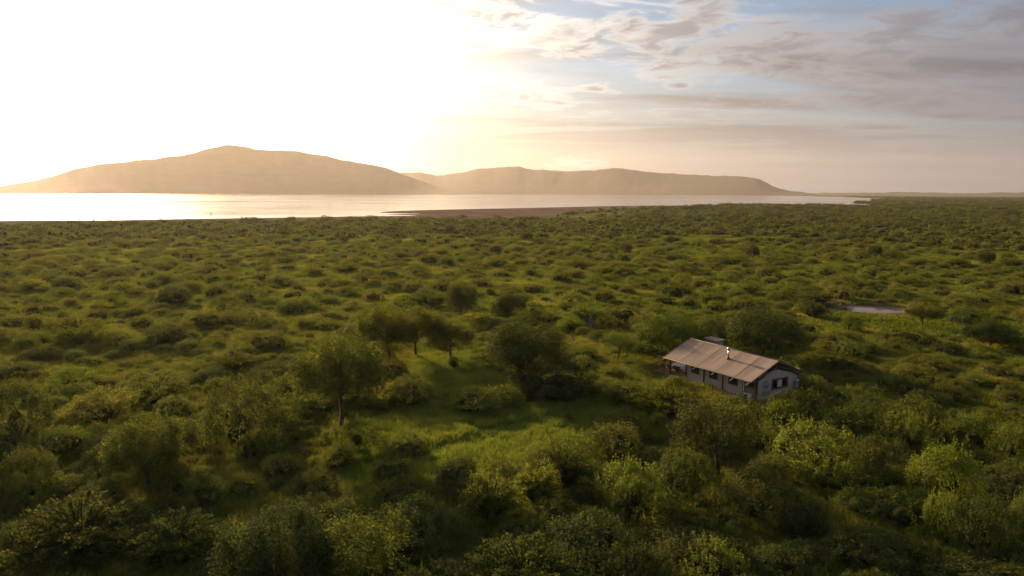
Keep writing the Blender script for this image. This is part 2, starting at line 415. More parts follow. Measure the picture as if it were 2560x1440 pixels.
hill('mountain', [(-420, 481), (-200, 474), (0, 466), (90, 452), (150, 436), (200, 421), (300, 405), (400, 396), (480, 384), (540, 368), (575, 363.5), (605, 364), (650, 373), (700, 375), (740, 376), (800, 386), (860, 399), (920, 411), (965, 419), (1000, 432), (1040, 448), (1100, 468), (1150, 480)], 4300, 5100, 6500, 6, 3)
hill('far_hills', [(880, 446), (960, 436), (1005, 432), (1050, 431), (1090, 437), (1150, 432.5), (1200, 421), (1250, 418.5), (1295, 417), (1330, 424.5), (1400, 427), (1480, 426.5), (1515, 421.5), (1545, 420.5), (1600, 428), (1700, 436), (1780, 440), (1850, 440), (1895, 446), (1935, 466), (1980, 479), (2040, 483)], 5650, 6900, 8000, 6, 11)
hill('distant_rise', [(1850, 485), (1950, 483), (2100, 481.5), (2250, 481), (2400, 482), (2560, 480), (2700, 479), (2900, 480), (3000, 486)], 7300, 8200, 9000, 12, 21)

# ------------------------------------------------------------------ tent house
M['canvas'] = plain('roof_canvas', (0.37, 0.265, 0.19), 0.8, noise=0.10, scale=1.3, bump=0.15)
def roof_canvas():
    m, t, out = new_mat('roof_canvas')
    p = N(t, 'ShaderNodeBsdfPrincipled', i_Roughness=0.8); p.inputs['Specular IOR Level'].default_value = 0.3
    tcn = N(t, 'ShaderNodeTexCoord')
    mp = N(t, 'ShaderNodeMapping'); L(t, tcn.outputs['Object'], mp.inputs[0]); mp.inputs['Scale'].default_value = (0.12, 1.0, 0.12)
    n = N(t, 'ShaderNodeTexNoise', i_Scale=1.6, i_Detail=5.0, i_Roughness=0.6); L(t, mp.outputs[0], n.inputs['Vector'])
    n2 = N(t, 'ShaderNodeTexNoise', i_Scale=0.9, i_Detail=6.0, i_Roughness=0.65); L(t, tcn.outputs['Object'], n2.inputs['Vector'])
    c = mixc(t, maprange(t, n.outputs['Fac'], 0.32, 0.68, 0, 1), (0.215, 0.175, 0.145), (0.262, 0.214, 0.176))
    c = mixc(t, maprange(t, n2.outputs['Fac'], 0.52, 0.75, 0, 0.45), c, (0.20, 0.167, 0.144))
    L(t, c, p.inputs['Base Color']); L(t, p.outputs[0], out.inputs[0])
    return m
M['canvas'] = roof_canvas()
M['canvas_wall'] = plain('wall_canvas', (0.50, 0.445, 0.355), 0.85, noise=0.08, scale=1.1, bump=0.1)
M['canvas_dark'] = plain('wall_canvas_tan', (0.27, 0.205, 0.165), 0.85, noise=0.1, scale=1.2)
M['timber'] = plain('dark_timber', (0.070, 0.032, 0.022), 0.7, noise=0.3, scale=5)
M['red_timber'] = plain('red_timber', (0.16, 0.062, 0.040), 0.65, noise=0.25, scale=4)
M['deck'] = plain('deck_timber', (0.30, 0.185, 0.125), 0.7, noise=0.25, scale=3)
M['steel_pole'] = plain('pale_pole', (0.50, 0.45, 0.38), 0.5, noise=0.1, scale=4)
M['net'] = plain('window_net', (0.022, 0.018, 0.018), 0.6, noise=0.3, scale=7)
M['glass_dark'] = plain('dark_glass', (0.012, 0.012, 0.014), 0.08, noise=0.2, scale=2)
M['blind'] = plain('pale_blind', (0.56, 0.58, 0.56), 0.6, noise=0.06, scale=5)
M['white'] = plain('white_paint', (0.78, 0.78, 0.76), 0.35, noise=0.05, scale=3)
M['plaster'] = plain('grey_plaster', (0.40, 0.40, 0.42), 0.9, noise=0.14, scale=2.5)
M['cap'] = plain('brown_cap', (0.30, 0.22, 0.19), 0.85, noise=0.12, scale=2.5)
M['chrome'] = plain('steel', (0.55, 0.55, 0.56), 0.38, metal=1.0, noise=0.1, scale=5)
M['black'] = plain('black_metal', (0.02, 0.018, 0.018), 0.5, noise=0.2, scale=6)
M['slate'] = plain('slate_grey', (0.20, 0.22, 0.27), 0.45, noise=0.12, scale=6)
M['emblem'] = plain('emblem_grey', (0.27, 0.27, 0.30), 0.6, noise=0.12, scale=7)
M['emblem_blue'] = plain('emblem_blue', (0.13, 0.17, 0.25), 0.6, noise=0.1, scale=7)
M['emblem_pale'] = plain('emblem_pale', (0.46, 0.47, 0.50), 0.6, noise=0.06, scale=7)
M['letter'] = plain('lettering', (0.085, 0.07, 0.075), 0.7, noise=0.1, scale=7)
M['concrete'] = plain('concrete', (0.30, 0.28, 0.26), 0.9, noise=0.15, scale=2)

HROT = math.radians(29.9176)
H = empty('tent_house', (25.653, 74.076, 0), HROT)
tag(H, 'canvas tent house with brown pitched roof, railed deck and flue among the bushes', 'house')
XW0, XW1, YW0, YW1 = 0.15, 6.25, 0.20, 10.75          # wall lines
XR, ZR, ZE, XE0, XE1, YR0, YR1 = 3.10, 4.36, 2.50, -1.10, 7.30, 0.02, 13.42
FL = 0.30
slope = (ZR - ZE) / (XR - XE0)
def roof_z(x): return ZR - abs(x - XR) * slope
RAF = [0.30, 2.45, 5.2, 8.05, 10.75, 13.2]
def roof_side(sgn):
    ny, nx = 108, 14
    V, F = [], []
    rr = random.Random(8 + sgn)
    wr = [(rr.uniform(YR0, YR1), rr.uniform(.08, .2), rr.uniform(-.007, .008), rr.uniform(-.35, .35)) for _ in range(46)]
    for off in (0.0, -0.03):
        for j in range(ny + 1):
            y = YR0 + (YR1 - YR0) * j / ny
            for i in range(nx + 1):
                t = i / nx
                x = XR + (XE0 - XR) * t if sgn < 0 else XR + (XE1 - XR) * t
                k = max((n for n, r_ in enumerate(RAF) if r_ <= y), default=0)
                a, b = RAF[k], RAF[min(k + 1, len(RAF) - 1)]
                s = 0.0 if b <= a or y < a else math.sin(math.pi * min(1, (y - a) / (b - a)))
                z = roof_z(x) - 0.045 * s * math.sin(math.pi * (0.15 + 0.85 * t)) + off
                for (wy, ww, wa, sk) in wr: z += wa * math.exp(-((y - wy - sk * (t - .5)) / ww) ** 2) * math.sin(math.pi * min(1, t * 1.05))
                V.append((x, y, z))
    n = nx + 1; tot = n * (ny + 1)
    for j in range(ny):
        for i in range(nx):
            a = j * n + i
            F.append((a, a + 1, a + n + 1, a + n)); F.append((tot + a, tot + a + n, tot + a + n + 1, tot + a + 1))
    for j in range(ny):
        a = j * n + nx; F.append((a, tot + a, tot + a + n, a + n))
    for i in range(nx):
        for j in (0, ny):
            a = j * n + i; F.append((a, a + 1, tot + a + 1, tot + a))
    me = mesh_np('roof', V, F, smooth=False)
    o = obj('roof', me, H, M['canvas'])
    bm = bmesh.new(); bm.from_mesh(me); bmesh.ops.recalc_face_normals(bm, faces=bm.faces[:]); bm.to_mesh(me); bm.free()
    for p in me.polygons: p.use_smooth = True
    return o
near_roof = roof_side(-1); far_roof = roof_side(1)
for ro, xe in ((near_roof, XE0), (far_roof, XE1)):
    MB().tube((xe, YR0 - .02, ZE - .02), (xe, YR1 + .02, ZE - .02), .035).build('eave_hem', M['canvas'], ro, True)
    for ye in (YR0, YR1):
        MB().tube((XR, ye, ZR + .0), (xe, ye, ZE - .0), .04).build('gable_hem', M['canvas'], ro, True)
    for yy in (2.45, 5.2, 8.05, 10.75):                       # welded canvas seams over the rafters
        MB().poly([(XR + (xe - XR) * .03, yy - .05, roof_z(XR + (xe - XR) * .03) + .004), (XR + (xe - XR) * .03, yy + .05, roof_z(XR + (xe - XR) * .03) + .004),
                   (xe, yy + .05, ZE + .004), (xe, yy - .05, ZE + .004)], (0, 0, .006)).build('seam', M['canvas'], ro)
MB().tube((XR, YR0 - .03, ZR + .01), (XR, YR1 + .03, ZR + .01), .06).build('ridge_cap', M['canvas'], H, True)
for yy in RAF:                                              # rafter poles run out beyond the canvas
    for sx, xe in ((-1, XE0), (1, XE1)):
        a = (XR, yy, ZR - .10); e = xe + sx * .42
        MB().tube(a, (e, yy, ZR - .10 - abs(e - XR) * slope), .032).build('rafter', M['steel_pole'], H, True)
MB().box(XW0 - .35, XW1 + .35, YW0 - .2, 16.1, 0.0, FL - .06).build('foundation', M['concrete'], H)
# walls, a canvas panel between every two posts
PY = [YW0 + .06, 2.12, 5.02, 7.88, YW1 - .02]
wt_ = 2.90
WIN = {0: (0.42, 1.38, 1.52, 2.12), 1: (2.92, 4.18, 1.30, 2.02), 2: (5.83, 7.05, 1.28, 2.02), 3: (8.68, 9.9, 1.26, 2.04)}
for k in range(4):
    y0, y1 = PY[k], PY[k + 1]
    wy0, wy1, wz0, wz1 = WIN[k]
    mat = M['canvas_dark'] if k == 0 else M['canvas_wall']
    m = MB()
    m.box(XW0, XW0 + .05, y0, y1, FL, wz0); m.box(XW0, XW0 + .05, y0, y1, wz1, wt_); m.box(XW0, XW0 + .05, y0, wy0, wz0, wz1); m.box(XW0, XW0 + .05, wy1, y1, wz0, wz1)
    p = m.build('wall_panel', mat, H)
    m = MB()
    for a in ((wy0 - .03, wy1 + .03, wz0 - .05, wz0 + .01), (wy0 - .03, wy1 + .03, wz1 - .01, wz1 + .05), (wy0 - .05, wy0 + .02, wz0 + .012, wz1 - .012), (wy1 - .02, wy1 + .05, wz0 + .012, wz1 - .012)):
        m.box(XW0 - .035, XW0 - .003, *a)
    wn = m.build('window', M['red_timber'] if k == 0 else M['canvas_dark'], H)
    MB().box(XW0 + .02, XW0 + .032, wy0, wy1, wz0, wz1).build('pane', M['red_timber'] if k == 0 else M['net'], wn)
    if k == 0:
        MB().box(XW0 - .02, XW0 + .015, wy0 + .3, wy1 - .1, wz0 + .15, wz1 - .012).build('pane', M['net'], wn)
    else:
        MB().tube((XW0 - .05, wy0, wz1 + .09), (XW0 - .05, wy1, wz1 + .09), .05).build('rolled_blind', M['canvas_dark'], wn, True)
for y in PY:
    big = .12 if y in (PY[0],) else .075
    MB().box(XW0 - .09 if y != PY[0] else XW0 - .1, XW0 - .004, y - big, y + big, 0.02, 2.70, .012).build('post', M['timber'], H)
# gable end facing the camera
def gable(y, yb, mat, holes):
    apex = 3.34
    bm = bmesh.new()
    xs = sorted({XW0 + .055, XR, XW1} | {h for ho in holes for h in ho[:2]})
    top = (lambda x: apex - abs(x - XR) * (apex - 2.59) / (XR - XW0)) if y < 5 else (lambda x: roof_z(x) - .07)
    m = MB()
    for a, b in zip(xs, xs[1:]):
        ho = [h for h in holes if h[0] <= a and b <= h[1]]
        if ho:
            z0, z1 = ho[0][2], ho[0][3]
            m.poly([(a, y, FL), (b, y, FL), (b, y, z0), (a, y, z0)], (0, yb - y, 0)); m.poly([(a, y, z1), (b, y, z1), (b, y, top(b)), (a, y, top(a))], (0, yb - y, 0))
        else:
            m.poly([(a, y, FL), (b, y, FL), (b, y, top(b)), (a, y, top(a))], (0, yb - y, 0))
    bm.free()
    return m.build('gable_wall', mat, H)
GW = (2.42, 4.60, 1.40, 2.24)
gable(YW0, YW0 + .06, M['canvas_wall'], [GW])
gable(YW1 + .02, YW1 - .04, M['canvas_wall'], [])
m = MB()
for k, (a, b) in enumerate(((XW1 - .05, XW1),)):
    m.box(a, b, YW0 + .07, YW1 - .05, FL, wt_)
m.build('wall_panel', M['canvas_wall'], H)
MB().box(XW1 - .02, XW1 + .17, YW0 - .06, YW0 + .1, .02, 2.62, .012).build('post', M['red_timber'], H)
# beams under the gable roof edge
for s, xe in ((-1, XW0 - .35), (1, XW1 + .55)):
    zt = lambda x: roof_z(x) - .42
    MB().poly([(XR, YW0 - .12, zt(XR)), (xe, YW0 - .12, zt(xe)), (xe, YW0 - .12, zt(xe) - .16), (XR, YW0 - .12, zt(XR) - .16)], (0, .09, 0)).build('gable_beam', M['timber'], H)
MB().poly([(XW0 + .1, YW0 - .03, 2.72), (XR - .6, YW0 - .03, 3.40), (XR - .6, YW0 - .03, 3.58), (XW0 + .1, YW0 - .03, 2.94)], (0, .02, 0)).build('valance', M['slate'], H)
MB().tube((XW0 + .9, YW0 - .16, 3.0), (XR - .45, YW0 - .16, 3.46), .035).build('lamp_tube', M['steel_pole'], H, True)
x0, x1, z0, z1 = GW
m = MB()
m.box(x0 - .16, x1 + .16, YW0 - .06, YW0 - .004, z1 - .01, z1 + .16); m.box(x0 - .16, x1 + .16, YW0 - .08, YW0 - .004, z0 - .16, z0 + .01)
m.box(x0 - .16, x0 + .02, YW0 - .055, YW0 - .004, z0 + .012, z1 - .012); m.box(x1 - .02, x1 + .16, YW0 - .055, YW0 - .004, z0 + .012, z1 - .012)
gw = m.build('window', M['red_timber'], H); tag(gw, 'red brown window frame with one pale middle pane')
ww = (x1 - x0) / 3
for i in range(3):
    MB().box(x0 + i * ww + .03, x0 + (i + 1) * ww - .03, YW0 - .02 if i == 1 else YW0 + .02, YW0 + .035, z0 + .02, z1 - .02).build('pane', M['blind'] if i == 1 else M['glass_dark'], gw)
# emblem and lettering on the gable
ex, ez, er = 1.36, 1.89, .53
m = MB(); m.poly([(ex + er * math.cos(a), YW0 - .03, ez + er * math.sin(a)) for a in [math.radians(22.5 + 45 * i) for i in range(8)]], (0, .026, 0))
em = m.build('emblem', M['emblem'], H); tag(em, 'round grey emblem with a small landscape drawing')
m = MB()
for i in range(24):
    a0, a1 = [math.radians(15 * (i + q)) for q in (0, 1)]
    m.poly([(ex + r_ * math.cos(a), YW0 - .034, ez + r_ * math.sin(a)) for r_, a in ((er * .80, a0), (er * .88, a0), (er * .88, a1), (er * .80, a1))], (0, .003, 0))
m.build('ring', M['emblem_pale'], em)
MB().poly([(ex - .32, YW0 - .036, ez + .02), (ex - .12, YW0 - .036, ez + .20), (ex + .0, YW0 - .036, ez + .10), (ex + .14, YW0 - .036, ez + .24), (ex + .34, YW0 - .036, ez + .02)], (0, .005, 0)).build('hill_drawing', M['emblem_pale'], em)
MB().poly([(ex - .30, YW0 - .037, ez - .06), (ex + .32, YW0 - .037, ez - .06), (ex + .26, YW0 - .037, ez - .22), (ex - .24, YW0 - .037, ez - .22)], (0, .006, 0)).build('water_drawing', M['emblem_blue'], em)
rl = random.Random(4)
for row, (zt, zh, x_end) in enumerate(((1.17, .15, 2.0), (.93, .12, 2.0))):
    m = MB(); x = .72
    while x < x_end:
        lw = rl.uniform(.055, .10); typ = rl.randrange(4); t_ = .026; y_ = YW0 - .012
        bx = lambda a, b, c, d: m.box(a, b, y_, y_ + .008, c, d)
        bx(x, x + t_, zt - zh, zt)
        if typ == 0: bx(x + t_, x + lw, zt - t_, zt); bx(x + t_, x + lw * .8, zt - zh / 2 - t_ / 2, zt - zh / 2 + t_ / 2)
        elif typ == 1: bx(x + lw - t_, x + lw, zt - zh, zt); bx(x + t_, x + lw - t_, zt - zh / 2 - t_ / 2, zt - zh / 2 + t_ / 2)
        elif typ == 2: bx(x + t_, x + lw, zt - zh, zt - zh + t_)
        else: bx(x + lw - t_, x + lw, zt - zh, zt); bx(x + t_, x + lw - t_, zt - t_, zt); bx(x + t_, x + lw - t_, zt - zh, zt - zh + t_)
        x += lw + .022
    m.build('lettering', M['letter'], H)
# pipes and flue
MB().tube((XW0 - .16, 1.93, .05), (XW0 - .16, 1.93, 2.62), .06).build('drainpipe', M['white'], H, True)
MB().tube((XW1 + .55, YW0 + .3, 1.0), (XW1 + .55, YW0 + .3, 3.02), .035).build('vent_pipe', M['steel_pole'], H, True)
fx, fy = 1.42, 5.6
fz = roof_z(fx)
fl = MB().lathe([(.16, -.12), (.17, .10), (.10, .16)], c=(fx, fy, fz)).build('flue', M['black'], H, True)
MB().tube((fx, fy, fz + .1), (fx, fy, fz + .95), .085, seg=12).build('pipe', M['chrome'], fl, True)
MB().lathe([(.10, 0), (.17, .03), (.18, .22), (.15, .30), (.03, .40)], c=(fx, fy, fz + .93)).build('cowl', M['chrome'], fl, True)
ch = MB().box(6.75, 7.75, 12.45, 14.55, 0, 3.72, .02).build('chimney', M['plaster'], H)
MB().poly([(6.6, 12.3, 3.74), (7.9, 12.3, 3.84), (7.9, 14.7, 3.84), (6.6, 14.7, 3.74)], (0, 0, .10)).build('cap', M['cap'], ch)
# deck with planks, veranda posts and railing
m = MB(); y = YW1 + .06
while y < 16.05:
    m.box(XW0 - .3, XW1 + .3, y, y + .135, FL - .055, FL); y += .145
dk = m.build('deck', M['deck'], H)
MB().box(XW0 - .34, XW0 - .3, YW1 + .06, 16.1, .05, FL + .0).build('fascia', M['deck'], dk)
for (x, y) in ((XW0, 13.45), (XW1, 13.45), (XW1, 10.9)):
    MB().box(x - .085, x + .085, y - .085, y + .085, FL - .2, roof_z(x) - .08, .012).build('post', M['timber'], H)
MB().tube((XW0, 10.75, roof_z(XW0) - .16), (XW0, 13.5, roof_z(XW0) - .16), .06).build('eave_beam', M['timber'], H)
rail = MB().box(XW0 - .055, XW0 + .055, YW1 + .08, 16.05, 1.20, 1.27, .01).build('railing', M['timber'], H)
MB().box(XW0 - .03, XW0 + .03, YW1 + .08, 16.05, .78, .86).build('mid_rail', M['red_timber'], rail)
MB().box(XW0 - .025, XW0 + .025, YW1 + .08, 16.05, .40, .46).build('low_rail', M['red_timber'], rail)
for y in (12.1, 14.6, 15.95):
    MB().box(XW0 - .06, XW0 + .06, y - .06, y + .06, FL - .2, 1.195, .008).build('rail_post', M['red_timber'], rail)
r2 = MB().box(XW0 + .06, 4.2, 15.96, 16.06, 1.20, 1.27, .01).build('railing', M['timber'], H)
MB().box(XW0 + .06, 4.2, 15.98, 16.04, .78, .86).build('mid_rail', M['red_timber'], r2)
MB().tube((XW0 - .1, 16.0, 1.15), (XW0 - 1.2, 17.2, .1), .055).build('stair_handrail', M['timber'], H)
MB().tube((XE1 + .3, .2, ZE - .2), (XE1 + 2.3, .2, .05), .018, seg=5).build('guy_rope', M['steel_pole'], H)
MB().tube((XE1 + .3, 13.2, ZE - .2), (XE1 + 2.0, 13.9, .05), .018, seg=5).build('guy_rope', M['steel_pole'], H)

HM = Matrix.Translation(H.location) @ Matrix.Rotation(HROT, 4, 'Z')
def hp(x, y, z): return HM @ Vector((x, y, z))
# air conditioner, gas heater
ac = empty('air_conditioner', hp(XW0 - .45, 1.05, 0), HROT); tag(ac, 'white outdoor air conditioner unit with round fan beside the white drainpipe', 'air conditioner')
MB().box(-.19, .19, -.46, .46, .32, .98, .02).build('casing', M['white'], ac)
f = MB()
for i in range(20):
    a0, a1 = [2 * math.pi * (i + q) / 20 for q in (0, 1)]
    f.poly([(-.2, .17 + r_ * math.cos(a), .65 + r_ * math.sin(a)) for r_, a in ((.0, a0), (.26, a0), (.26, a1))], (.008, 0, 0))
fn = f.build('fan', M['black'], ac)
for i in range(5):
    MB().tube((-.205, .17, .65), (-.205, .17 + .25 * math.cos(i * 1.2566), .65 + .25 * math.sin(i * 1.2566)), .02, seg=5).build('blade', M['slate'], fn)
for y in (-.35, .35): MB().box(-.16, .16, y - .04, y + .04, 0, .315).build('foot', M['black'], ac)
wh = empty('water_heater', hp(XW1 - .3, YW0 - .25, 0), HROT); tag(wh, 'blue grey wall water heater with shiny top at the right corner', 'heater')
MB().box(-.33, .20, -.16, .24, 1.0, 1.80, .03).build('casing', M['slate'], wh)
MB().lathe([(.2, 0), (.22, .06), (.2, .16), (.08, .22)], c=(-.02, 0.0, 1.81)).build('cover', M['chrome'], wh, True)
MB().tube((-.1, 0.02, .05), (-.1, .02, .99), .03).build('pipe', M['chrome'], wh, True)

# white pickup at the open end of the house
M['car_white'] = plain('car_paint', (0.80, 0.80, 0.80), 0.25, noise=0.03, scale=2)
M['car_glass'] = plain('car_glass', (0.05, 0.11, 0.11), 0.06, noise=0.1, scale=2)
M['tyre'] = plain('tyre', (0.02, 0.02, 0.02), 0.9, noise=0.2, scale=8)
M['lamp'] = plain('head_lamp', (0.75, 0.75, 0.72), 0.1, noise=0.05, scale=4)
def car(loc, rz):
    c = empty('parked_car', loc, rz)
    tag(c, 'white pickup parked behind the deck railing at the open end of the house', 'car')
    W = .90
    def body(prof, inset, name, mat, par, y0=None):
        bm = bmesh.new(); secs = []
        for yy, k in ((-W, inset), (-W * .82, 0), (W * .82, 0), (W, inset)):
            secs.append([bm.verts.new((x, yy, z - (k * (z - .6) if z > .6 else 0))) for x, z in prof])
        n = len(prof)
        for A, B in zip(secs, secs[1:]):
            for i in range(n): bm.faces.new((A[i], A[(i + 1) % n], B[(i + 1) % n], B[i]))
        bm.faces.new(secs[0][::-1]); bm.faces.new(secs[-1])
        bmesh.ops.recalc_face_normals(bm, faces=bm.faces[:])
        me = bpy.data.meshes.new(name); bm.to_mesh(me); bm.free()
        return obj(name, me, par, mat)
    b = body([(-2.45, .45), (-2.5, .6), (-2.48, 1.0), (-.55, 1.06), (.75, 1.08), (2.0, .98), (2.35, .88), (2.45, .6), (2.4, .42), (1.95, .42), (1.85, .68), (1.6, .80), (1.3, .80), (1.05, .68), (.95, .42), (-1.05, .42), (-1.15, .68), (-1.4, .80), (-1.7, .80), (-1.95, .68), (-2.05, .42)], .06, 'body', M['car_white'], c)
    m = MB()
    r0 = [(-.75, -W + .06, 1.06), (.98, -W + .06, 1.07), (.98, W - .06, 1.07), (-.75, W - .06, 1.06)]
    r1 = [(-.62, -W + .2, 1.70), (.28, -W + .2, 1.72), (.28, W - .2, 1.72), (-.62, W - .2, 1.70)]
    A = [m.bm.verts.new(p) for p in r0]; B = [m.bm.verts.new(p) for p in r1]
    for i in range(4): m.bm.faces.new((A[i], A[(i + 1) % 4], B[(i + 1) % 4], B[i]))
    m.bm.faces.new(A[::-1]); m.bm.faces.new(B)
    cab = m.build('cab', M['car_white'], c)
    def lerp(p, q, t): return Vector(p).lerp(Vector(q), t)
    def pane(i, j, a, b_, lo, hi, name, off):
        lo_a, lo_b = lerp(lerp(r0[i], r0[j], a), lerp(r1[i], r1[j], a), lo), lerp(lerp(r0[i], r0[j], b_), lerp(r1[i], r1[j], b_), lo)
        hi_a, hi_b = lerp(lerp(r0[i], r0[j], a), lerp(r1[i], r1[j], a), hi), lerp(lerp(r0[i], r0[j], b_), lerp(r1[i], r1[j], b_), hi)
        off = Vector(off)
        MB().poly([lo_a + off, lo_b + off, hi_b + off, hi_a + off], off * -.5).build(name, M['car_glass'], cab)
    pane(1, 2, .06, .94, .08, .92, 'windscreen', (.012, 0, .012)); pane(3, 0, .1, .9, .2, .9, 'rear_window', (-.012, 0, 0))
    for i, j, s in ((0, 1, -1), (2, 3, 1)):
        pane(i, j, .10, .48, .14, .9, 'side_window', (0, s * .012, 0)); pane(i, j, .54, .90, .14, .9, 'side_window', (0, s * .012, 0))
    m = MB(); m.box(-2.4, -.85, -W + .1, W - .1, 1.0, 1.062); m.build('load_bed', M['black'], c)
    for x in (-1.55, 1.45):
        for s in (-1, 1):
            t = MB().tube((x, s * .70, .36), (x, s * .92, .36), .36, seg=18).build('wheel', M['tyre'], c)
            MB().tube((x, s * .925, .36), (x, s * .935, .36), .2, seg=12).build('rim', M['chrome'], t)
    for s in (-1, 1):
        MB().box(2.30, 2.43, s * .72 - .16, s * .72 + .16, .72, .86, .02).build('headlight', M['lamp'], c)
        MB().box(.72, .86, s * 1.0 - .1, s * 1.0 + .1, 1.12, 1.28, .03).build('mirror', M['black'], c)
    MB().box(2.38, 2.47, -.5, .5, .58, .82, .01).build('grille', M['black'], c)
    MB().box(2.36, 2.52, -.86, .86, .40, .55, .02).build('bumper', M['black'], c)
    return c
car(hp(3.55, 13.75, FL), HROT + math.radians(188))
# chairs on the deck, fire bowl, path patches, fence posts
def deck_chair(x, y, rz, label):
    c = empty('deck_chair', hp(x, y, FL), HROT + rz); tag(c, label, 'chair', 'chairs on the deck')
    MB().box(-.28, .28, -.28, .28, .38, .46, .01).build('seat', M['red_timber'], c)
    MB().poly([(-.28, .24, .46), (.28, .24, .46), (.28, .40, .98), (-.28, .40, .98)], (0, .04, .01)).build('backrest', M['red_timber'], c)
    MB().box(-.25, .25, -.25, .22, .462, .54, .03).build('cushion', M['white'], c)
    for sx in (-.24, .24):
        for sy in (-.24, .24): MB().box(sx - .03, sx + .03, sy - .03, sy + .03, 0, .378).build('leg', M['red_timber'], c)
deck_chair(.75, 15.3, 2.2, 'wooden chair with white cushion nearest the end of the deck railing')
deck_chair(1.0, 14.35, 1.4, 'wooden chair with white cushion beside the parked car on deck')
p = gp(1560, 929)
fb = empty('fire_bowl', (p.x, p.y, 0)); tag(fb, 'round pale low fire bowl on the ground left of the house', 'fire pit')
MB().lathe([(.50, 0), (.60, .22), (.66, .42), (.60, .42), (.50, .25), (.05, .20)], seg=20).build('bowl', M['plaster'], fb, True)
MB().lathe([(.42, .21), (.42, .26), (.1, .30)], seg=12).build('ash', M['black'], fb)
p = gp(1529, 935)
cs = empty('camp_chair', (p.x, p.y, 0), .6); tag(cs, 'small pale wooden seat near the fire bowl', 'chair')
MB().box(-.22, .22, -.22, .22, .36, .42).build('seat', M['steel_pole'], cs); MB().box(-.22, .22, .19, .225, .425, .85).build('backrest', M['steel_pole'], cs)
for sx in (-.18, .18):
    for sy in (-.18, .18): MB().box(sx - .025, sx + .025, sy - .025, sy + .025, 0, .355).build('leg', M['steel_pole'], cs)
def blob(cx, cy, rx, ry, n, seed, z=0.0, rot=0):
    r_ = random.Random(seed); out = []
    ph = [r_.uniform(0, 6.28) for _ in range(4)]
    for i in range(n):
        a = 2 * math.pi * i / n
        k = 1 + .13 * math.sin(2 * a + ph[0]) + .09 * math.sin(3 * a + ph[1]) + .05 * math.sin(5 * a + ph[2]) + .03 * math.sin(9 * a + ph[3])
        x, y = rx * k * math.cos(a), ry * k * math.sin(a)
        out.append((cx + x * math.cos(rot) - y * math.sin(rot), cy + x * math.sin(rot) + y * math.cos(rot)))
    return out
p = gp(2066, 1022); sheet('sand_patch', blob(p.x, p.y, 1.5, .8, 26, 3), M['sand'], .012)
p = gp(2556, 1143); sheet('sand_path', blob(p.x + .6, p.y, 1.3, 2.4, 26, 4, rot=-.5), M['sand'], .012)
pc = gp(2180, 775)
PONDC = Vector((pc.x, pc.y, 0))
sheet('pond_mud', blob(pc.x, pc.y + 1.6, 7.6, 6.2, 60, 9), M['mud'], .012)
sheet('pond', blob(pc.x - .5, pc.y - .6, 5.4, 3.2, 60, 10), M['pond'], .03)
def bank():
    V, F = [], []
    na, prof = 40, [(1.0, .02), (1.06, .45), (1.13, .95), (1.25, 1.15), (1.5, .7), (1.8, .0)]
    for i in range(na + 1):
        a = math.radians(-25 + 230 * i / na); e = math.sin(math.pi * i / na) ** .5
        for k, (r_, z) in enumerate(prof):
            j = 1 + .06 * math.sin(5 * a) + .04 * math.sin(11 * a + k)
            V.append((pc.x + 7.8 * r_ * j * math.cos(a), pc.y + 1.2 + 5.2 * r_ * j * math.sin(a), max(.015, .42 * z * e * (1 + .25 * math.sin(7 * a)))))
    n = len(prof)
    for i in range(na):
        for k in range(n - 1):
            q = i * n + k; F.append((q, q + n, q + n + 1, q + 1))
    return tag(obj('pond_bank', mesh_np('pond_bank', V, F, True), mat=M['mud']), kind='structure')
bank()
for (px, py, hgt, lb) in ((2080, 820, 2.1, 'thin dark fence post left of the round bush below the pond'), (2201, 814, 1.7, 'thin leaning fence post right of the round bush below the pond'), (2300, 808, 1.4, 'short fence post beside the small tree right of the pond')):
    p = gp(px, py)
    o = MB().tube((0, 0, -.1), (.05, 0, hgt * .6), .075, .065, 8).tube((.05, 0, hgt * .58), (.12 if px > 2100 else .04, .02, hgt), .066, .05, 8).build('fence_post', M['bark'], None, True, (p.x, p.y, 0))
    tag(o, lb, 'fence post', 'fence posts below the pond')
# two snags standing in the shallows, one pale rock on the mud
for (px, py, hh, lb) in ((527, 538, 2.6, 'thin dead snag standing in the water near the shore, the left one'), (825, 532, 1.4, 'short dark stump in the water, right of the thin snag')):
    p = gp(px, py)
    o = MB().tube((0, 0, -.2), (.2, 0, hh * .6), .3, .2, 7).tube((.2, 0, hh * .5), (-.3, .1, hh), .18, .08, 6).tube((.15, 0, hh * .4), (1.0, .1, hh * .62), .14, .05, 6).build('dead_snag', M['dead_wood'], None, True, (p.x, p.y, .1))
    tag(o, lb, 'snag', 'snags in the shallows')

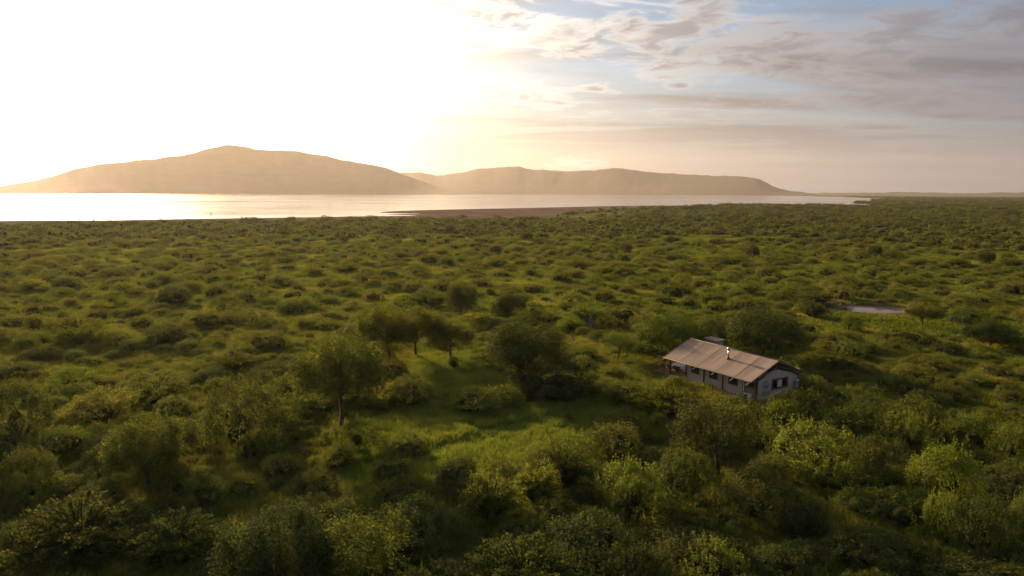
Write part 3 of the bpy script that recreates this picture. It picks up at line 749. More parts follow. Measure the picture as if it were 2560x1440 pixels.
# ------------------------------------------------------------------ vegetation meshes (unit radius, unit height)
R = np.random.default_rng(11)
def leaf_quads(P, Nn, s, aspect=0.5, wild=0.8, rng=R):
    n = len(P)
    Nn = Nn + rng.normal(0, wild, (n, 3)); Nn /= np.linalg.norm(Nn, axis=1)[:, None] + 1e-9
    t = rng.normal(0, 1, (n, 3)); t -= (t * Nn).sum(1)[:, None] * Nn; t /= np.linalg.norm(t, axis=1)[:, None] + 1e-9
    b = np.cross(Nn, t)
    s = (np.full(n, s) if np.isscalar(s) else s)[:, None] * rng.uniform(.65, 1.35, (n, 1))
    V = np.stack([P + t * s, P + b * s * aspect, P - t * s, P - b * s * aspect], 1).reshape(-1, 3)
    F = np.arange(4 * n, dtype=np.int32).reshape(n, 4)
    return V, F
def tubes(segs, sides=5):
    """segs: list of (a, b, r0, r1)"""
    V, F = [], []
    for a, b, r0, r1 in segs:
        a, b = np.array(a, float), np.array(b, float); d = b - a; d /= np.linalg.norm(d) + 1e-9
        u = np.cross(d, [0, 0, 1.0]) if abs(d[2]) < .95 else np.cross(d, [1.0, 0, 0]); u /= np.linalg.norm(u); v = np.cross(d, u)
        o = len(V)
        for c, r_ in ((a, r0), (b, r1)):
            for i in range(sides):
                q = 2 * math.pi * i / sides; V.append(c + r_ * (math.cos(q) * u + math.sin(q) * v))
        for i in range(sides): F.append((o + i, o + (i + 1) % sides, o + sides + (i + 1) % sides, o + sides + i))
    return np.array(V), np.array(F)
def fan_dirs(n, rng, zmin=-0.15):
    d = rng.normal(0, 1, (n * 3, 3)); d /= np.linalg.norm(d, axis=1)[:, None]
    d = d[d[:, 2] > zmin][:n]
    return d
def clumps_on_lobes(lobes, nclump, rng, zmin=-0.2):
    """lobes: (c, r(3)) -> clump centres and outward directions, those inside other lobes dropped"""
    w_ = np.array([np.prod(r) ** (2 / 3) for c, r in lobes]); w_ /= w_.sum()
    C_, D_ = [], []
    for (c, r), k in zip(lobes, w_):
        d = fan_dirs(max(3, int(nclump * k)), rng, zmin)
        p = c + d * r * rng.uniform(.82, 1.08, (len(d), 1))
        keep = np.ones(len(p), bool)
        for (c2, r2) in lobes:
            if c2 is c: continue
            keep &= (((p - c2) / (r2 * .86)) ** 2).sum(1) > 1
        keep &= p[:, 2] > .02
        C_.append(p[keep]); D_.append(d[keep])
    return np.concatenate(C_), np.concatenate(D_)
def leaf_cloud(C_, D_, per, spread, size, rng, aspect=.5, wild=.5, flat=1.0, tip=.25):
    n = len(C_)
    P = np.repeat(C_, per, 0) + rng.normal(0, spread, (n * per, 3)) * np.array([1, 1, flat])
    Nn = np.repeat(D_, per, 0) + np.array([0, 0, .5])
    V, F = leaf_quads(P, Nn, size, aspect, wild, rng)
    tint = np.clip(np.repeat(rng.beta(1.4, 2.2, n), per) + rng.normal(0, .16, n * per), 0, 1)
    return V, F, tint
def join(parts):
    V, F, T, o = [], [], [], 0
    for v, f, t in parts: V.append(v); F.append(f + o); T.append(t); o += len(v)
    return np.concatenate(V), np.concatenate(F), np.concatenate(T)
def norm_unit(V, extra=None):
    """radius about 1 and height 1"""
    r = np.percentile(np.hypot(V[:, 0], V[:, 1]), 97); h = np.percentile(V[:, 2], 99.5)
    k = np.array([1 / r, 1 / r, 1 / h])
    return V * k, (extra * k if extra is not None else None)
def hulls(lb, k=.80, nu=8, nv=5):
    """opaque core added inside each lobe to stop light and darken the underside"""
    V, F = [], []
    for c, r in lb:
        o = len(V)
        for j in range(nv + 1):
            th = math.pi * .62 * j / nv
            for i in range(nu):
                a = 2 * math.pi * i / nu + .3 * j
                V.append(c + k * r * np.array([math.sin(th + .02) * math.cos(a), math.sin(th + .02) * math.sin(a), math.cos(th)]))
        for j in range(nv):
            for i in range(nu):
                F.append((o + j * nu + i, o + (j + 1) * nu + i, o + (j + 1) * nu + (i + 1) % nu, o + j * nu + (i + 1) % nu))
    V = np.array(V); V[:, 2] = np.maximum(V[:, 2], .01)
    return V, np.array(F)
RAW = {}
def make_mound(seed, nclump, per, size, lobes=8, twig=60, core=.52):
    rng = np.random.default_rng(seed)
    lb = []
    for i in range(lobes):
        a = rng.uniform(0, 6.283); rr = .55 * math.sqrt(rng.uniform(0, 1)) if i else 0
        s = rng.uniform(.34, .55) if i else .62
        lb.append((np.array([rr * math.cos(a), rr * math.sin(a) , rng.uniform(.18, .36)]), np.array([s, s * rng.uniform(.8, 1.2), s * rng.uniform(.75, 1.15)])))
    C_, D_ = clumps_on_lobes(lb, nclump, rng)
    parts = [leaf_cloud(C_, D_, per, .045, size, rng)]
    if twig:
        k = rng.choice(len(C_), min(twig, len(C_)), False); k = k[D_[k][:, 2] > .1]
        for q in k:
            L_ = rng.uniform(.08, .22); d = D_[q] * .5 + np.array([0, 0, 1.0]) + rng.normal(0, .3, 3); d /= np.linalg.norm(d)
            t = np.linspace(0, 1, 9)[:, None]
            P = C_[q] + d * L_ * t + rng.normal(0, .015, (9, 3))
            v, f = leaf_quads(P, np.tile(d, (9, 1)), size * .85, .5, 1.0, rng); parts.append((v, f, np.clip(rng.normal(.65, .2, 9), 0, 1)))
    V, F, T = join(parts)
    segs = []
    for c, r in lb:
        b0 = np.array([rng.normal(0, .06), rng.normal(0, .06), 0]); mid = (b0 + c) / 2 + rng.normal(0, .05, 3); mid[2] = abs(mid[2])
        segs += [(b0, mid, .03, .022), (mid, c, .022, .01)]
    W_, WF = tubes(segs)
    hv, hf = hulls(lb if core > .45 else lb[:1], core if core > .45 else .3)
    WF = np.concatenate([WF, hf + len(W_)]); W_ = np.concatenate([W_, hv])  # added light-blocking cores share the stems mesh
    V, W_ = norm_unit(V, W_)
    V[:, 2] = np.maximum(V[:, 2], 0.004)
    RAW[seed] = (V, F, T, W_[-len(hv):], hf)
    return mesh_np('foliage', V, F, False, T), mesh_np('stems', W_, WF, True)
def make_tree(seed, nclump, per, size, trunk=.42, limbs=6, flat=.62, spread=.055, sparse=0.0, lean=.06, base_r=.045):
    """umbrella to rounded crown on a visible trunk; crown radius 1, total height about 1.7 before scaling"""
    rng = np.random.default_rng(seed)
    Ht = 1.7; fork = np.array([rng.normal(0, lean), rng.normal(0, lean), Ht * trunk])
    mid = fork * .5 + np.array([rng.normal(0, .04), rng.normal(0, .04), 0])
    segs = [((0, 0, -.02), mid, base_r * 1.25, base_r), (mid, fork, base_r, base_r * .85)]
    lb = []
    for i in range(limbs):
        a = 6.283 * (i + rng.uniform(-.3, .3)) / limbs; rr = rng.uniform(.40, .68) if i % 3 else rng.uniform(.1, .3)
        z = Ht * (1 - flat * .42) - rr * rr * .45 + rng.normal(0, .06)
        tip = np.array([rr * math.cos(a), rr * math.sin(a), z])
        k1 = fork + (tip - fork) * np.array([.35, .35, .5]) + rng.normal(0, .04, 3)
        segs += [(fork, k1, base_r * .6, base_r * .42), (k1, tip, base_r * .42, base_r * .15)]
        s = rng.uniform(.30, .46)
        lb.append((tip + np.array([0, 0, .02]), np.array([s, s, s * flat])))
        for j in range(3):
            b = a + rng.normal(0, .7); q = tip + np.array([.3 * math.cos(b), .3 * math.sin(b), rng.uniform(-.16, .12)])
            segs.append((k1 * .4 + tip * .6, q, base_r * .28, base_r * .08))
            s2 = rng.uniform(.16, .27); lb.append((q, np.array([s2, s2, s2 * flat * 1.1])))
    C_, D_ = clumps_on_lobes(lb, nclump, rng, -.75)
    if sparse: kp = rng.uniform(0, 1, len(C_)) > sparse; C_, D_ = C_[kp], D_[kp]
    # fill inside the lobes a little, so that the crown is leafy through its volume
    fi = np.concatenate([c + rng.normal(0, .4, (max(2, int(nclump * .02)), 3)) * r for c, r in lb])
    parts = [leaf_cloud(C_, D_, per, spread, size, rng, flat=.75), leaf_cloud(fi, np.tile([0, 0, 1.0], (len(fi), 1)), per, spread, size, rng)]
    V, F, T = join(parts)
    W_, WF = tubes(segs, 6)
    V, W_ = norm_unit(V, W_)
    return mesh_np('crown', V, F, False, T), mesh_np('trunk', W_, WF, True)
def make_feather(seed, nbr, per, size, droop=.5):
    """thorn bush of arching sprays with small leaves along them"""
    rng = np.random.default_rng(seed)
    parts, segs = [], []
    for i in range(nbr):
        a = rng.uniform(0, 6.283); out = rng.uniform(.25, 1.0) ** .8; up = rng.uniform(.45, 1.0) * (1.05 - .45 * out)
        t = np.linspace(.0, 1, per)
        x = out * t; z = up * (1.9 * t - (.9 + droop * .35 * out) * t * t)
        wob = rng.normal(0, .12)
        P = np.stack([x * np.cos(a + wob * t), x * np.sin(a + wob * t), np.maximum(z, .01)], 1)
        for k in range(0, per - 3, 3): segs.append((P[k], P[k + 3], .012 * (1 - k / per) + .003, .012 * (1 - (k + 3) / per) + .003))
        k0 = int(per * .22); Q = np.repeat(P[k0:], 5, 0); n = len(Q)
        Q = Q + rng.normal(0, .034, (n, 3)) * np.array([1, 1, .55])
        v, f = leaf_quads(Q, np.tile([0, 0, 1.0], (n, 1)), size, .45, .9, rng)
        tt = np.clip(np.repeat(t[k0:], 5) * .5 + rng.normal(.1, .18, n), 0, 1); parts.append((v, f, tt))
    V, F, T = join(parts); W_, WF = tubes(segs, 4)
    V, W_ = norm_unit(V, W_)
    V[:, 2] = np.maximum(V[:, 2], 0.004)
    return mesh_np('foliage', V, F, False, T), mesh_np('stems', W_, WF, True)
def make_dead(seed):
    rng = np.random.default_rng(seed); segs = []
    def grow(p, d, L_, r_, k):
        q = p + d * L_; segs.append((p, q, r_, r_ * .65))
        if k == 0: return
        for _ in range(2 + (k > 2)):
            e = d + rng.normal(0, .5, 3); e[2] = abs(e[2]) * .8 + .2; e /= np.linalg.norm(e); grow(q, e, L_ * rng.uniform(.55, .8), r_ * .62, k - 1)
    grow(np.zeros(3), np.array([.1, 0, 1.0]), .5, .06, 4)
    W_, WF = tubes(segs, 5); W_, _ = norm_unit(W_)
    return mesh_np('trunk', W_, WF, True)

LIB = {}
LIB['mound'] = [make_mound(100 + i, 740, 20, .0235, lobes=7 + i) for i in range(5)]
LIB['dense'] = [make_mound(200 + i, 1250, 18, .0225, lobes=14, twig=160, core=.4) for i in range(3)]
LIB['leafy'] = [make_mound(300 + i, 800, 22, .0245, lobes=16, twig=190, core=.4) for i in range(3)]
LIB['feather'] = [make_feather(400 + i, 150, 26, .021) for i in range(3)]
LIB['tree'] = [make_tree(500 + i, 1300, 18, .0235, trunk=.30 + .03 * i, limbs=8, flat=.85, spread=.06) for i in range(3)]
LIB['lowtree'] = [make_tree(540 + i, 1300, 18, .0235, trunk=.15, limbs=9, flat=1.1) for i in range(2)]
LIB['thin'] = [make_tree(560 + i, 850, 18, .0240, trunk=.36, limbs=6, flat=.9, sparse=.35, spread=.07) for i in range(2)]
LIB['far'] = [make_mound(600 + i, 210, 6, .080, lobes=6, twig=0, core=.62) for i in range(5)]
LIB['fartree'] = [make_tree(640 + i, 130, 5, .10, trunk=.25, limbs=5, flat=.9) for i in range(2)]
DEAD = make_dead(7)
DEAD.materials.append(M['dead_wood'])
MESH_CACHE = {}
def with_mat(me, mat):
    k = (me.name, mat.name)
    if k not in MESH_CACHE:
        c = me.copy() if me.materials else me
        c.materials.clear(); c.materials.append(mat); MESH_CACHE[k] = c
    return MESH_CACHE[k]
PARTN = {'mound': ('foliage', 'stems'), 'dense': ('foliage', 'stems'), 'leafy': ('foliage', 'stems'), 'feather': ('foliage', 'stems')}
def plant(name, kind, var, mat, loc, rad, height, rz, label, cat, group=None):
    leaf, wood = LIB[kind][var % len(LIB[kind])]
    e = empty(name, loc, rz, (rad[0], rad[1], height))
    a, b = PARTN.get(kind, ('crown', 'trunk'))
    obj(a, with_mat(leaf, M[mat]), e); obj(b, with_mat(wood, M['twigs'] if b == 'stems' else M['bark']), e)
    return tag(e, label, cat, group)

TAKEN = []                                            # (x, y, radius) of things already standing
for (hx, hy, hr) in ((3, 2, 4.6), (3, 6, 4.6), (3, 10, 4.6), (3, 14.5, 4.2)):
    q = hp(hx, hy, 0); TAKEN.append((q.x, q.y, hr))
TAKEN.append((PONDC.x, PONDC.y, 8.5))
rp = random.Random(21)
def spot(name, kind, mat, bx, by, wpx, ty, label, cat, depth=1.0, group=None, var=None):
    p = gp(bx, by); k = (p - CAM).dot(FW)
    rad = wpx * k / FPX / 2
    hgt = max(.5, (by - ty) * k / FPX * 1.02)
    TAKEN.append((p.x, p.y, rad * .8))
    return plant(name, kind, rp.randrange(9) if var is None else var, mat, (p.x, p.y, 0), (rad, rad * depth), hgt, rp.uniform(0, 6.28) if depth == 1.0 else 0.0, label, cat, group)

T_ = lambda *a, **k: spot('savanna_tree', *a, cat='tree', **k)
B_ = lambda *a, **k: spot('bush', *a, cat='bush', **k)
# kind, leaf colour (foreground darkness is put into it), base x, base y, width, top y
T_('tree', 'leaf_olive', 852, 1078, 245, 838, label='spreading tree with tall bare trunk standing left of the grassy clearing')
T_('tree', 'leaf_green', 975, 915, 165, 765, label='green tree right behind the spreading bare trunked tree')
T_('tree', 'leaf_olive', 1040, 893, 150, 768, label='tree with forked trunk at the far left edge of the clearing')
T_('tree', 'leaf_olive', 1127, 896, 125, 800, label='small umbrella shaped tree on a thin trunk behind the clearing')
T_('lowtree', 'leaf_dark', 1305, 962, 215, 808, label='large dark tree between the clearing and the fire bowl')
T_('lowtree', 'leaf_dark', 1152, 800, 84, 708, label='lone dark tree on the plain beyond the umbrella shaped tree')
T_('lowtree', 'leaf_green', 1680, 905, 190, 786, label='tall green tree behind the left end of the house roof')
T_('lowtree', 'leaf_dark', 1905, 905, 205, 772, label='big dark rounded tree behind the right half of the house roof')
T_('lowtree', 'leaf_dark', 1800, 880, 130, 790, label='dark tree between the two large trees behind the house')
T_('thin', 'leaf_dark', 1795, 1195, 262, 992, label='dark tree in front of the house wall with its trunk showing')
T_('tree', 'leaf_olive', 2306, 818, 92, 760, label='small wide tree with forked trunk right of the pond')
T_('thin', 'leaf_green', 1545, 905, 110, 830, label='loose green tree behind the fire bowl')
T_('lowtree', 'leaf_dark', 1270, 800, 90, 735, label='dark rounded tree behind the grassy strip right of the lone dark tree')
T_('lowtree', 'leaf_dark', 2475, 875, 130, 800, label='dark bushy tree on the slope far right of the house')
T_('lowtree', 'leaf_green', 385, 1222, 240, 1034, label='low spreading tree in front of the dense round bush at left')
T_('lowtree', 'leaf_dark', 700, 1500, 300, 1262, label='dark leafy tree at the bottom edge, left of the middle')
T_('thin', 'leaf_green', 905, 1490, 250, 1275, label='loose leafy tree at the bottom edge with pale twig tips')
B_('dense', 'leaf_dark', 603, 1116, 232, 945, label='dense round bush left of the spreading tree')
B_('dense', 'leaf_dark', 45, 1105, 190, 950, label='wide dense bush cut by the left edge of view')
B_('dense', 'leaf_dark', 70, 1225, 145, 1112, label='round bush below the wide bush at the left edge')
B_('leafy', 'leaf_olive', 262, 1062, 200, 968, label='low leafy shrub between the left edge bush and the dense round bush')
B_('feather', 'leaf_dark', 205, 1395, 310, 1252, label='long dark thicket in the lower left corner')
B_('feather', 'leaf_dark', 455, 1412, 220, 1288, label='thorny bush right of the long lower left thicket')
B_('mound', 'leaf_dark', 60, 1400, 160, 1300, label='low mound of bush in the lower left corner')
B_('dense', 'leaf_dark', 1050, 1362, 215, 1238, label='dark dense bush right of the bottom edge leafy trees')
B_('feather', 'leaf_olive', 1228, 1306, 150, 1175, label='arching bush with a dark hollow, left one of a pair')
B_('feather', 'leaf_olive', 1345, 1278, 120, 1158, label='arching bush with yellow top, right one of a pair')
B_('feather', 'leaf_dark', 1410, 1225, 150, 1112, label='dark bush just behind the pair of arching bushes')
B_('leafy', 'leaf_green', 1575, 1292, 200, 1140, label='bush with light green leaf sprays below the dark tree in front of the house')
B_('leafy', 'leaf_dark', 1700, 1255, 190, 1120, label='dark green bush right of the light green leaf sprays')
B_('feather', 'leaf_olive', 1690, 1340, 170, 1248, label='spiky small thorn bush with feathered branches')
B_('mound', 'leaf_dark', 1480, 1412, 260, 1285, label='wide soft mound bush left of the spiky thorn bush')
B_('feather', 'leaf_dark', 1310, 1492, 290, 1352, label='wide dark thorn bush at the bottom middle edge')
B_('dense', 'leaf_dark', 1885, 1305, 220, 1170, label='dark thicket below the dark tree in front of the house')
B_('leafy', 'leaf_dark', 1620, 1475, 180, 1362, label='leafy bush at the bottom edge below the spiky thorn bush')
B_('leafy', 'leaf_green', 1790, 1468, 190, 1345, label='light green bush at the bottom edge, right of the middle')
B_('mound', 'leaf_dark', 2000, 1345, 150, 1235, label='dark mound right of the thicket in the lower right')
B_('leafy', 'leaf_green', 2035, 1185, 235, 1048, label='light green bush right of the dark tree in front of the house')
B_('dense', 'leaf_dark', 2012, 1058, 200, 972, label='dark dense bush hiding the right front corner of the house')
B_('dense', 'leaf_dark', 2165, 1062, 130, 985, label='dark bush right of the sandy patch beside the house')
B_('leafy', 'leaf_green', 2265, 1128, 160, 1028, label='mid green bush behind the bright round bush, left one')
B_('leafy', 'leaf_bright', 2430, 1125, 170, 1030, label='yellow tipped bush behind the bright round bush, right one')
B_('leafy', 'leaf_dark', 2190, 1190, 170, 1090, label='dark green bush left of the bright round bush')
B_('dense', 'leaf_bright', 2375, 1262, 205, 1106, label='bright green round bush near the right edge')
B_('leafy', 'leaf_green', 2360, 1362, 110, 1228, label='small green bush directly below the bright round bush')
B_('dense', 'leaf_dark', 2455, 1395, 175, 1235, label='dark dense bush in the lower right, below the bright round bush')
B_('leafy', 'leaf_dark', 2550, 1390, 110, 1230, label='dark green bush cut by the right edge near the bottom')
B_('dense', 'leaf_green', 2530, 1165, 130, 1050, label='green bush at the right edge beside the sandy path')
B_('dense', 'leaf_bright', 2126, 829, 62, 786, label='small bright round bush between two fence posts')
B_('mound', 'leaf_dark', 1400, 992, 250, 902, label='broad soft dark mound left of the house by the fire bowl', depth=.8)
B_('mound', 'leaf_green', 1560, 1012, 130, 948, label='rounded green mound left of the house wall')
B_('mound', 'leaf_green', 1640, 1002, 110, 958, label='green mound against the left part of the house wall')
B_('mound', 'leaf_olive', 1560, 1084, 170, 1024, label='wide low mound in the meadow below the house')
B_('mound', 'leaf_olive', 1540, 1135, 170, 1060, label='wide mound below the wide low one in the meadow')
B_('mound', 'leaf_green', 1205, 1024, 250, 968, label='long low bush along the near side of the clearing', depth=.6)
B_('mound', 'leaf_bright', 1262, 1012, 110, 962, label='light green low bush beside the long one in the clearing')
B_('mound', 'leaf_dark', 1022, 1140, 125, 1086, label='dark low bush at the bend of the grassy track')
B_('mound', 'leaf_olive', 845, 1168, 110, 1104, label='low mound below the spreading tree trunk')
B_('mound', 'leaf_olive', 985, 1204, 130, 1136, label='grey topped mound below the bend of the track')
B_('mound', 'leaf_dark', 790, 1246, 140, 1166, label='green mound in front of the leafy bottom edge tree')
B_('mound', 'leaf_olive', 710, 1190, 110, 1128, label='small mound right of the dense round bush')
B_('mound', 'leaf_olive', 620, 1245, 130, 1185, label='low olive mound below the dense round bush')
# scattered darker trees far out on the plain
for (x, y, w_, t) in ((1124, 588, 22, 562), (1315, 608, 30, 578), (1302, 575, 24, 555), (1565, 640, 30, 604), (1675, 613, 24, 590), (1882, 652, 38, 612), (2187, 650, 40, 612), (2463, 665, 46, 628), (860, 610, 26, 588), (1240, 640, 30, 614), (1990, 600, 30, 582), (2330, 600, 34, 580)):
    T_('lowtree', 'leaf_dark', x, y, w_, t, label='small dark round topped tree standing above the low bushes far out on the plain', group='dark trees far out on the plain')
for (x, y, w_, t) in ((232, 552, 13, 540), (200, 552, 7, 543), (605, 547.5, 7, 541), (640, 547, 6, 543)):
    B_('dense', 'leaf_dark', x, y, w_, t, label='tiny bush silhouetted on the near lake shore', group='bushes on the lake shore')
p = gp(1478, 842)
e = empty('dead_tree', (p.x, p.y, 0), .4, (1.5, 1.5, 3.6)); tag(e, 'bare dead tree with forked twigs behind the large dark tree', 'tree')
obj('trunk', DEAD, e)
p = gp(1435, 880)
e = empty('dead_tree', (p.x, p.y, 0), 2.4, (1.0, 1.0, 3.0)); tag(e, 'smaller bare dead stem left of the forked dead tree', 'tree')
obj('trunk', DEAD, e)

# ------------------------------------------------------------------ scattered bushes
def inside(poly, x, y):
    c = False; n = len(poly); j = n - 1
    for i in range(n):
        xi, yi = poly[i]; xj, yj = poly[j]
        if (yi > y) != (yj > y) and x < (xj - xi) * (y - yi) / (yj - yi) + xi: c = not c
        j = i
    return c
lake_poly = [(q.x, q.y) for q in near_pts + far_pts]
mud_poly = [tuple(gp(*q).xy) for q in ((900, 520), (1600, 506), (1800, 506), (1800, 517), (1560, 524), (1440, 533), (1380, 541), (1310, 549), (1230, 552), (1050, 549), (800, 553), (600, 556), (300, 560), (0, 564), (-600, 572), (-600, 540))]
clear_px = [[(1030, 885), (1180, 880), (1230, 930), (1300, 985), (1220, 1010), (1080, 990), (1000, 930)],
            [(880, 1040), (1060, 1010), (1400, 1005), (1560, 1000), (1560, 1060), (1500, 1125), (1400, 1150), (1300, 1180), (1180, 1210), (1000, 1215), (860, 1235), (740, 1225), (740, 1195), (920, 1120)],
            [(1480, 1000), (1660, 1000), (1680, 1120), (1540, 1090)],
            [(2030, 790), (2400, 790), (2420, 850), (2250, 860), (2040, 850)],
            [(1250, 548), (1600, 525), (1640, 530), (1480, 552)],
            [(500, 1120), (700, 1150), (650, 1180), (520, 1170)], [(1600, 925), (1730, 925), (1730, 975), (1600, 965)], [(1690, 985), (1930, 985), (1950, 1060), (1680, 1060)], [(1500, 905), (1640, 900), (1640, 945), (1500, 945)]]
clear_w = [[tuple(gp(*q).xy) for q in pl] for pl in clear_px]
rb = random.Random(77)
cell = 6.0; gridd = {}
def add_taken(x, y, r_): gridd.setdefault((int(x // cell), int(y // cell)), []).append((x, y, r_))
for tk in TAKEN:
    for dx in np.arange(-tk[2], tk[2] + .1, cell):
        for dy in np.arange(-tk[2], tk[2] + .1, cell): gridd.setdefault((int((tk[0] + dx) // cell), int((tk[1] + dy) // cell)), []).append(tk)
def free(x, y, r_, k=.72):
    i, j = int(x // cell), int(y // cell)
    for a in (i - 1, i, i + 1):
        for b in (j - 1, j, j + 1):
            for (qx, qy, qr) in gridd.get((a, b), ()):
                if (qx - x) ** 2 + (qy - y) ** 2 < ((r_ + qr) * k) ** 2: return False
    return True
bushes = []
AZ = math.radians(41)
for ring, (r0, r1, tries, wm) in enumerate(((30, 130, 5600, 3.6), (130, 420, 18000, 4.3), (420, 900, 30000, 5.4), (900, 2200, 42000, 8.5), (2200, 4200, 22000, 14.0))):
    for _ in range(tries):
        rr = math.sqrt(rb.uniform(r0 * r0, r1 * r1)); a = rb.uniform(-AZ, AZ)
        x, y = rr * math.sin(a), rr * math.cos(a)
        dens = fbm(x * .012, y * .012, 5, 3)
        if rr < 900 and rb.random() > (.3 if rr < 75 else -.25) + (1.3 if rr < 75 else 1.9) * dens: continue
        wd = min(wm * 2.1, max(1.6, rb.lognormvariate(math.log(wm), .52)))
        rad = wd / 2
        if rr < 900 and not free(x, y, rad, (.52 if rr < 75 else .62 if rr < 130 else .80)): continue
        if inside(lake_poly, x, y) or inside(mud_poly, x, y): continue
        if any(inside(c_, x, y) for c_ in clear_w): 
            if rb.random() > .03: continue
            rad *= .5
        if rr < 900: add_taken(x, y, rad)
        hgt = min(2.2 if rr < 60 else 3.2, max(.8, wd * rb.uniform(.30, .50))) * (1.0 if rr < 900 else 1.15)
        bushes.append((x, y, rad, rad * rb.uniform(.7, 1.2), hgt, rb.uniform(0, 6.28), rb.random()))
vis = []
for b in bushes:
    px, py, k = project((b[0], b[1], b[4] * .6))
    vis.append((b[2] * b[4] / k / k if -40 < px < 2600 and py < 1500 else 0, b))
vis.sort(key=lambda q: -q[0])
N_SINGLE = 236
LBL = {'leaf_olive': 'olive', 'leaf_green': 'mid green', 'leaf_dark': 'dark green', 'leaf_bright': 'yellow green'}
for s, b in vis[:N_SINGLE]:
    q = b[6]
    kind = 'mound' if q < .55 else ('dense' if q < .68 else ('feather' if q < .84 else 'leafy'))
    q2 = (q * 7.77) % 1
    near_ = math.hypot(b[0], b[1]) < 72  # near bushes lean to darker leaves, painting the dimmer foreground into their colour
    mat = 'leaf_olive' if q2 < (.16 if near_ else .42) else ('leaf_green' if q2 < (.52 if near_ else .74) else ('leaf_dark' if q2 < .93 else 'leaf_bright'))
    px, py, kk = project((b[0], b[1], 0))
    dd = math.hypot(b[0], b[1])
    side = 'near the left edge' if px < 480 else ('below the spreading tree' if dd < 64 else 'past the spreading tree') if px < 960 else ('below the grassy clearing' if dd < 60 else 'past the grassy clearing') if px < 1480 else ('in front of the house' if dd < 74 else 'behind the house') if px < 2040 else 'near the right edge'
    zone = side + (' in the foreground' if dd < 58 else (' in the middle ground' if dd < 105 else ' far out on the plain'))
    size = 'small' if b[2] < 1.7 else ('wide' if b[2] > 2.6 else 'middling')
    words = '%s %s %s bush' % (size, LBL[mat], {'mound': 'rounded', 'dense': 'dense', 'feather': 'thorny', 'leafy': 'leafy'}[kind])
    plant('bush', kind, int(q * 1000), mat, (b[0], b[1], 0), (b[2], b[3]), b[4], b[5], words + ' ' + zone, 'bush', words + 'es ' + zone)
rest = [b for s, b in vis[N_SINGLE:]]

def scatter(name, pts, sources, label, cat):
    """pts: (x, y, z, sx, sy, sz, rot, index); one object, copies placed by geometry nodes"""
    me = bpy.data.meshes.new(name)
    A = np.array(pts, dtype=np.float32)
    me.vertices.add(len(A)); me.vertices.foreach_set('co', A[:, :3].copy().ravel())
    for nm, arr, typ in (('size', A[:, 3:6], 'FLOAT_VECTOR'), ('turn', np.stack([0 * A[:, 6], 0 * A[:, 6], A[:, 6]], 1), 'FLOAT_VECTOR'), ('pick', A[:, 7].astype(np.int32), 'INT')):
        at = me.attributes.new(nm, typ, 'POINT'); at.data.foreach_set('vector' if typ == 'FLOAT_VECTOR' else 'value', np.ascontiguousarray(arr).ravel())
    o = obj(name, me)
    cl = bpy.data.collections.new(name + '_kinds')
    for i, s in enumerate(sources):
        so_ = bpy.data.objects.new('%s_kind_%02d' % (name, i), s); cl.objects.link(so_)
    g = bpy.data.node_groups.new(name, 'GeometryNodeTree')
    g.interface.new_socket('Geometry', in_out='INPUT', socket_type='NodeSocketGeometry'); g.interface.new_socket('Geometry', in_out='OUTPUT', socket_type='NodeSocketGeometry')
    gi, go = g.nodes.new('NodeGroupInput'), g.nodes.new('NodeGroupOutput')
    ci = g.nodes.new('GeometryNodeCollectionInfo'); ci.inputs['Collection'].default_value = cl; ci.inputs['Separate Children'].default_value = True; ci.inputs['Reset Children'].default_value = True
    ip = g.nodes.new('GeometryNodeInstanceOnPoints'); ip.inputs['Pick Instance'].default_value = True
    def attr(nm, typ):
        n = g.nodes.new('GeometryNodeInputNamedAttribute'); n.data_type = typ; n.inputs['Name'].default_value = nm
        return [s for s in n.outputs if s.enabled and s.name == 'Attribute'][0]
    g.links.new(gi.outputs[0], ip.inputs['Points']); g.links.new(ci.outputs[0], ip.inputs['Instance'])
    g.links.new(attr('pick', 'INT'), ip.inputs['Instance Index']); g.links.new(attr('size', 'FLOAT_VECTOR'), ip.inputs['Scale'])
    e2r = g.nodes.new('FunctionNodeEulerToRotation'); g.links.new(attr('turn', 'FLOAT_VECTOR'), e2r.inputs[0]); g.links.new(e2r.outputs[0], ip.inputs['Rotation'])
    g.links.new(ip.outputs[0], go.inputs[0])
    md = o.modifiers.new('scatter', 'NODES'); md.node_group = g
    return tag(o, label, cat, kind='stuff')
near_src, far_src = [], []
def whole(seed, mat):
    """leaves and the added light-blocking core in one mesh, for the scattered cover"""
    V, F, T, HV, HF = RAW[seed]
    me = mesh_np('whole_bush', np.concatenate([V, HV]), np.concatenate([F, HF + len(V)]), False, np.concatenate([T, np.zeros(len(HF))]))
    me.materials.append(mat); me.materials.append(M['twigs'])
    mi = np.zeros(len(F) + len(HF), dtype=np.int32); mi[len(F):] = 1
    me.polygons.foreach_set('material_index', mi)
    return me
for sd in (100, 101, 102, 200, 201):
    for mt in ('leaf_olive', 'leaf_green'): near_src.append(whole(sd, M[mt]))
for mt in ('leaf_olive', 'leaf_green'): near_src.append(with_mat(LIB['feather'][0][0], M[mt]))
for v in range(5):
    for mt in ('leaf_olive', 'leaf_green', 'leaf_olive', 'leaf_green'): far_src.append(whole(600 + v, M[mt]))
for v in range(2):
    for mt in ('leaf_dark', 'leaf_olive'): far_src.append(with_mat(LIB['fartree'][v][0], M[mt]))
mid, far_ = [], []
for b in rest:
    d = math.hypot(b[0], b[1])
    if d < 330: mid.append((b[0], b[1], -.02, b[2], b[3], b[4], b[5], int(b[6] * 9999) % len(near_src)))
    else:
        k = int(b[6] * 9999) % len(far_src)
        far_.append((b[0], b[1], -.05, b[2], b[3], b[4] * (1.5 if k >= 20 else 1.0), b[5], k))
scatter('bush_cover', mid, near_src, 'mass of low green bushes spread over the middle of the plain', 'bushes')
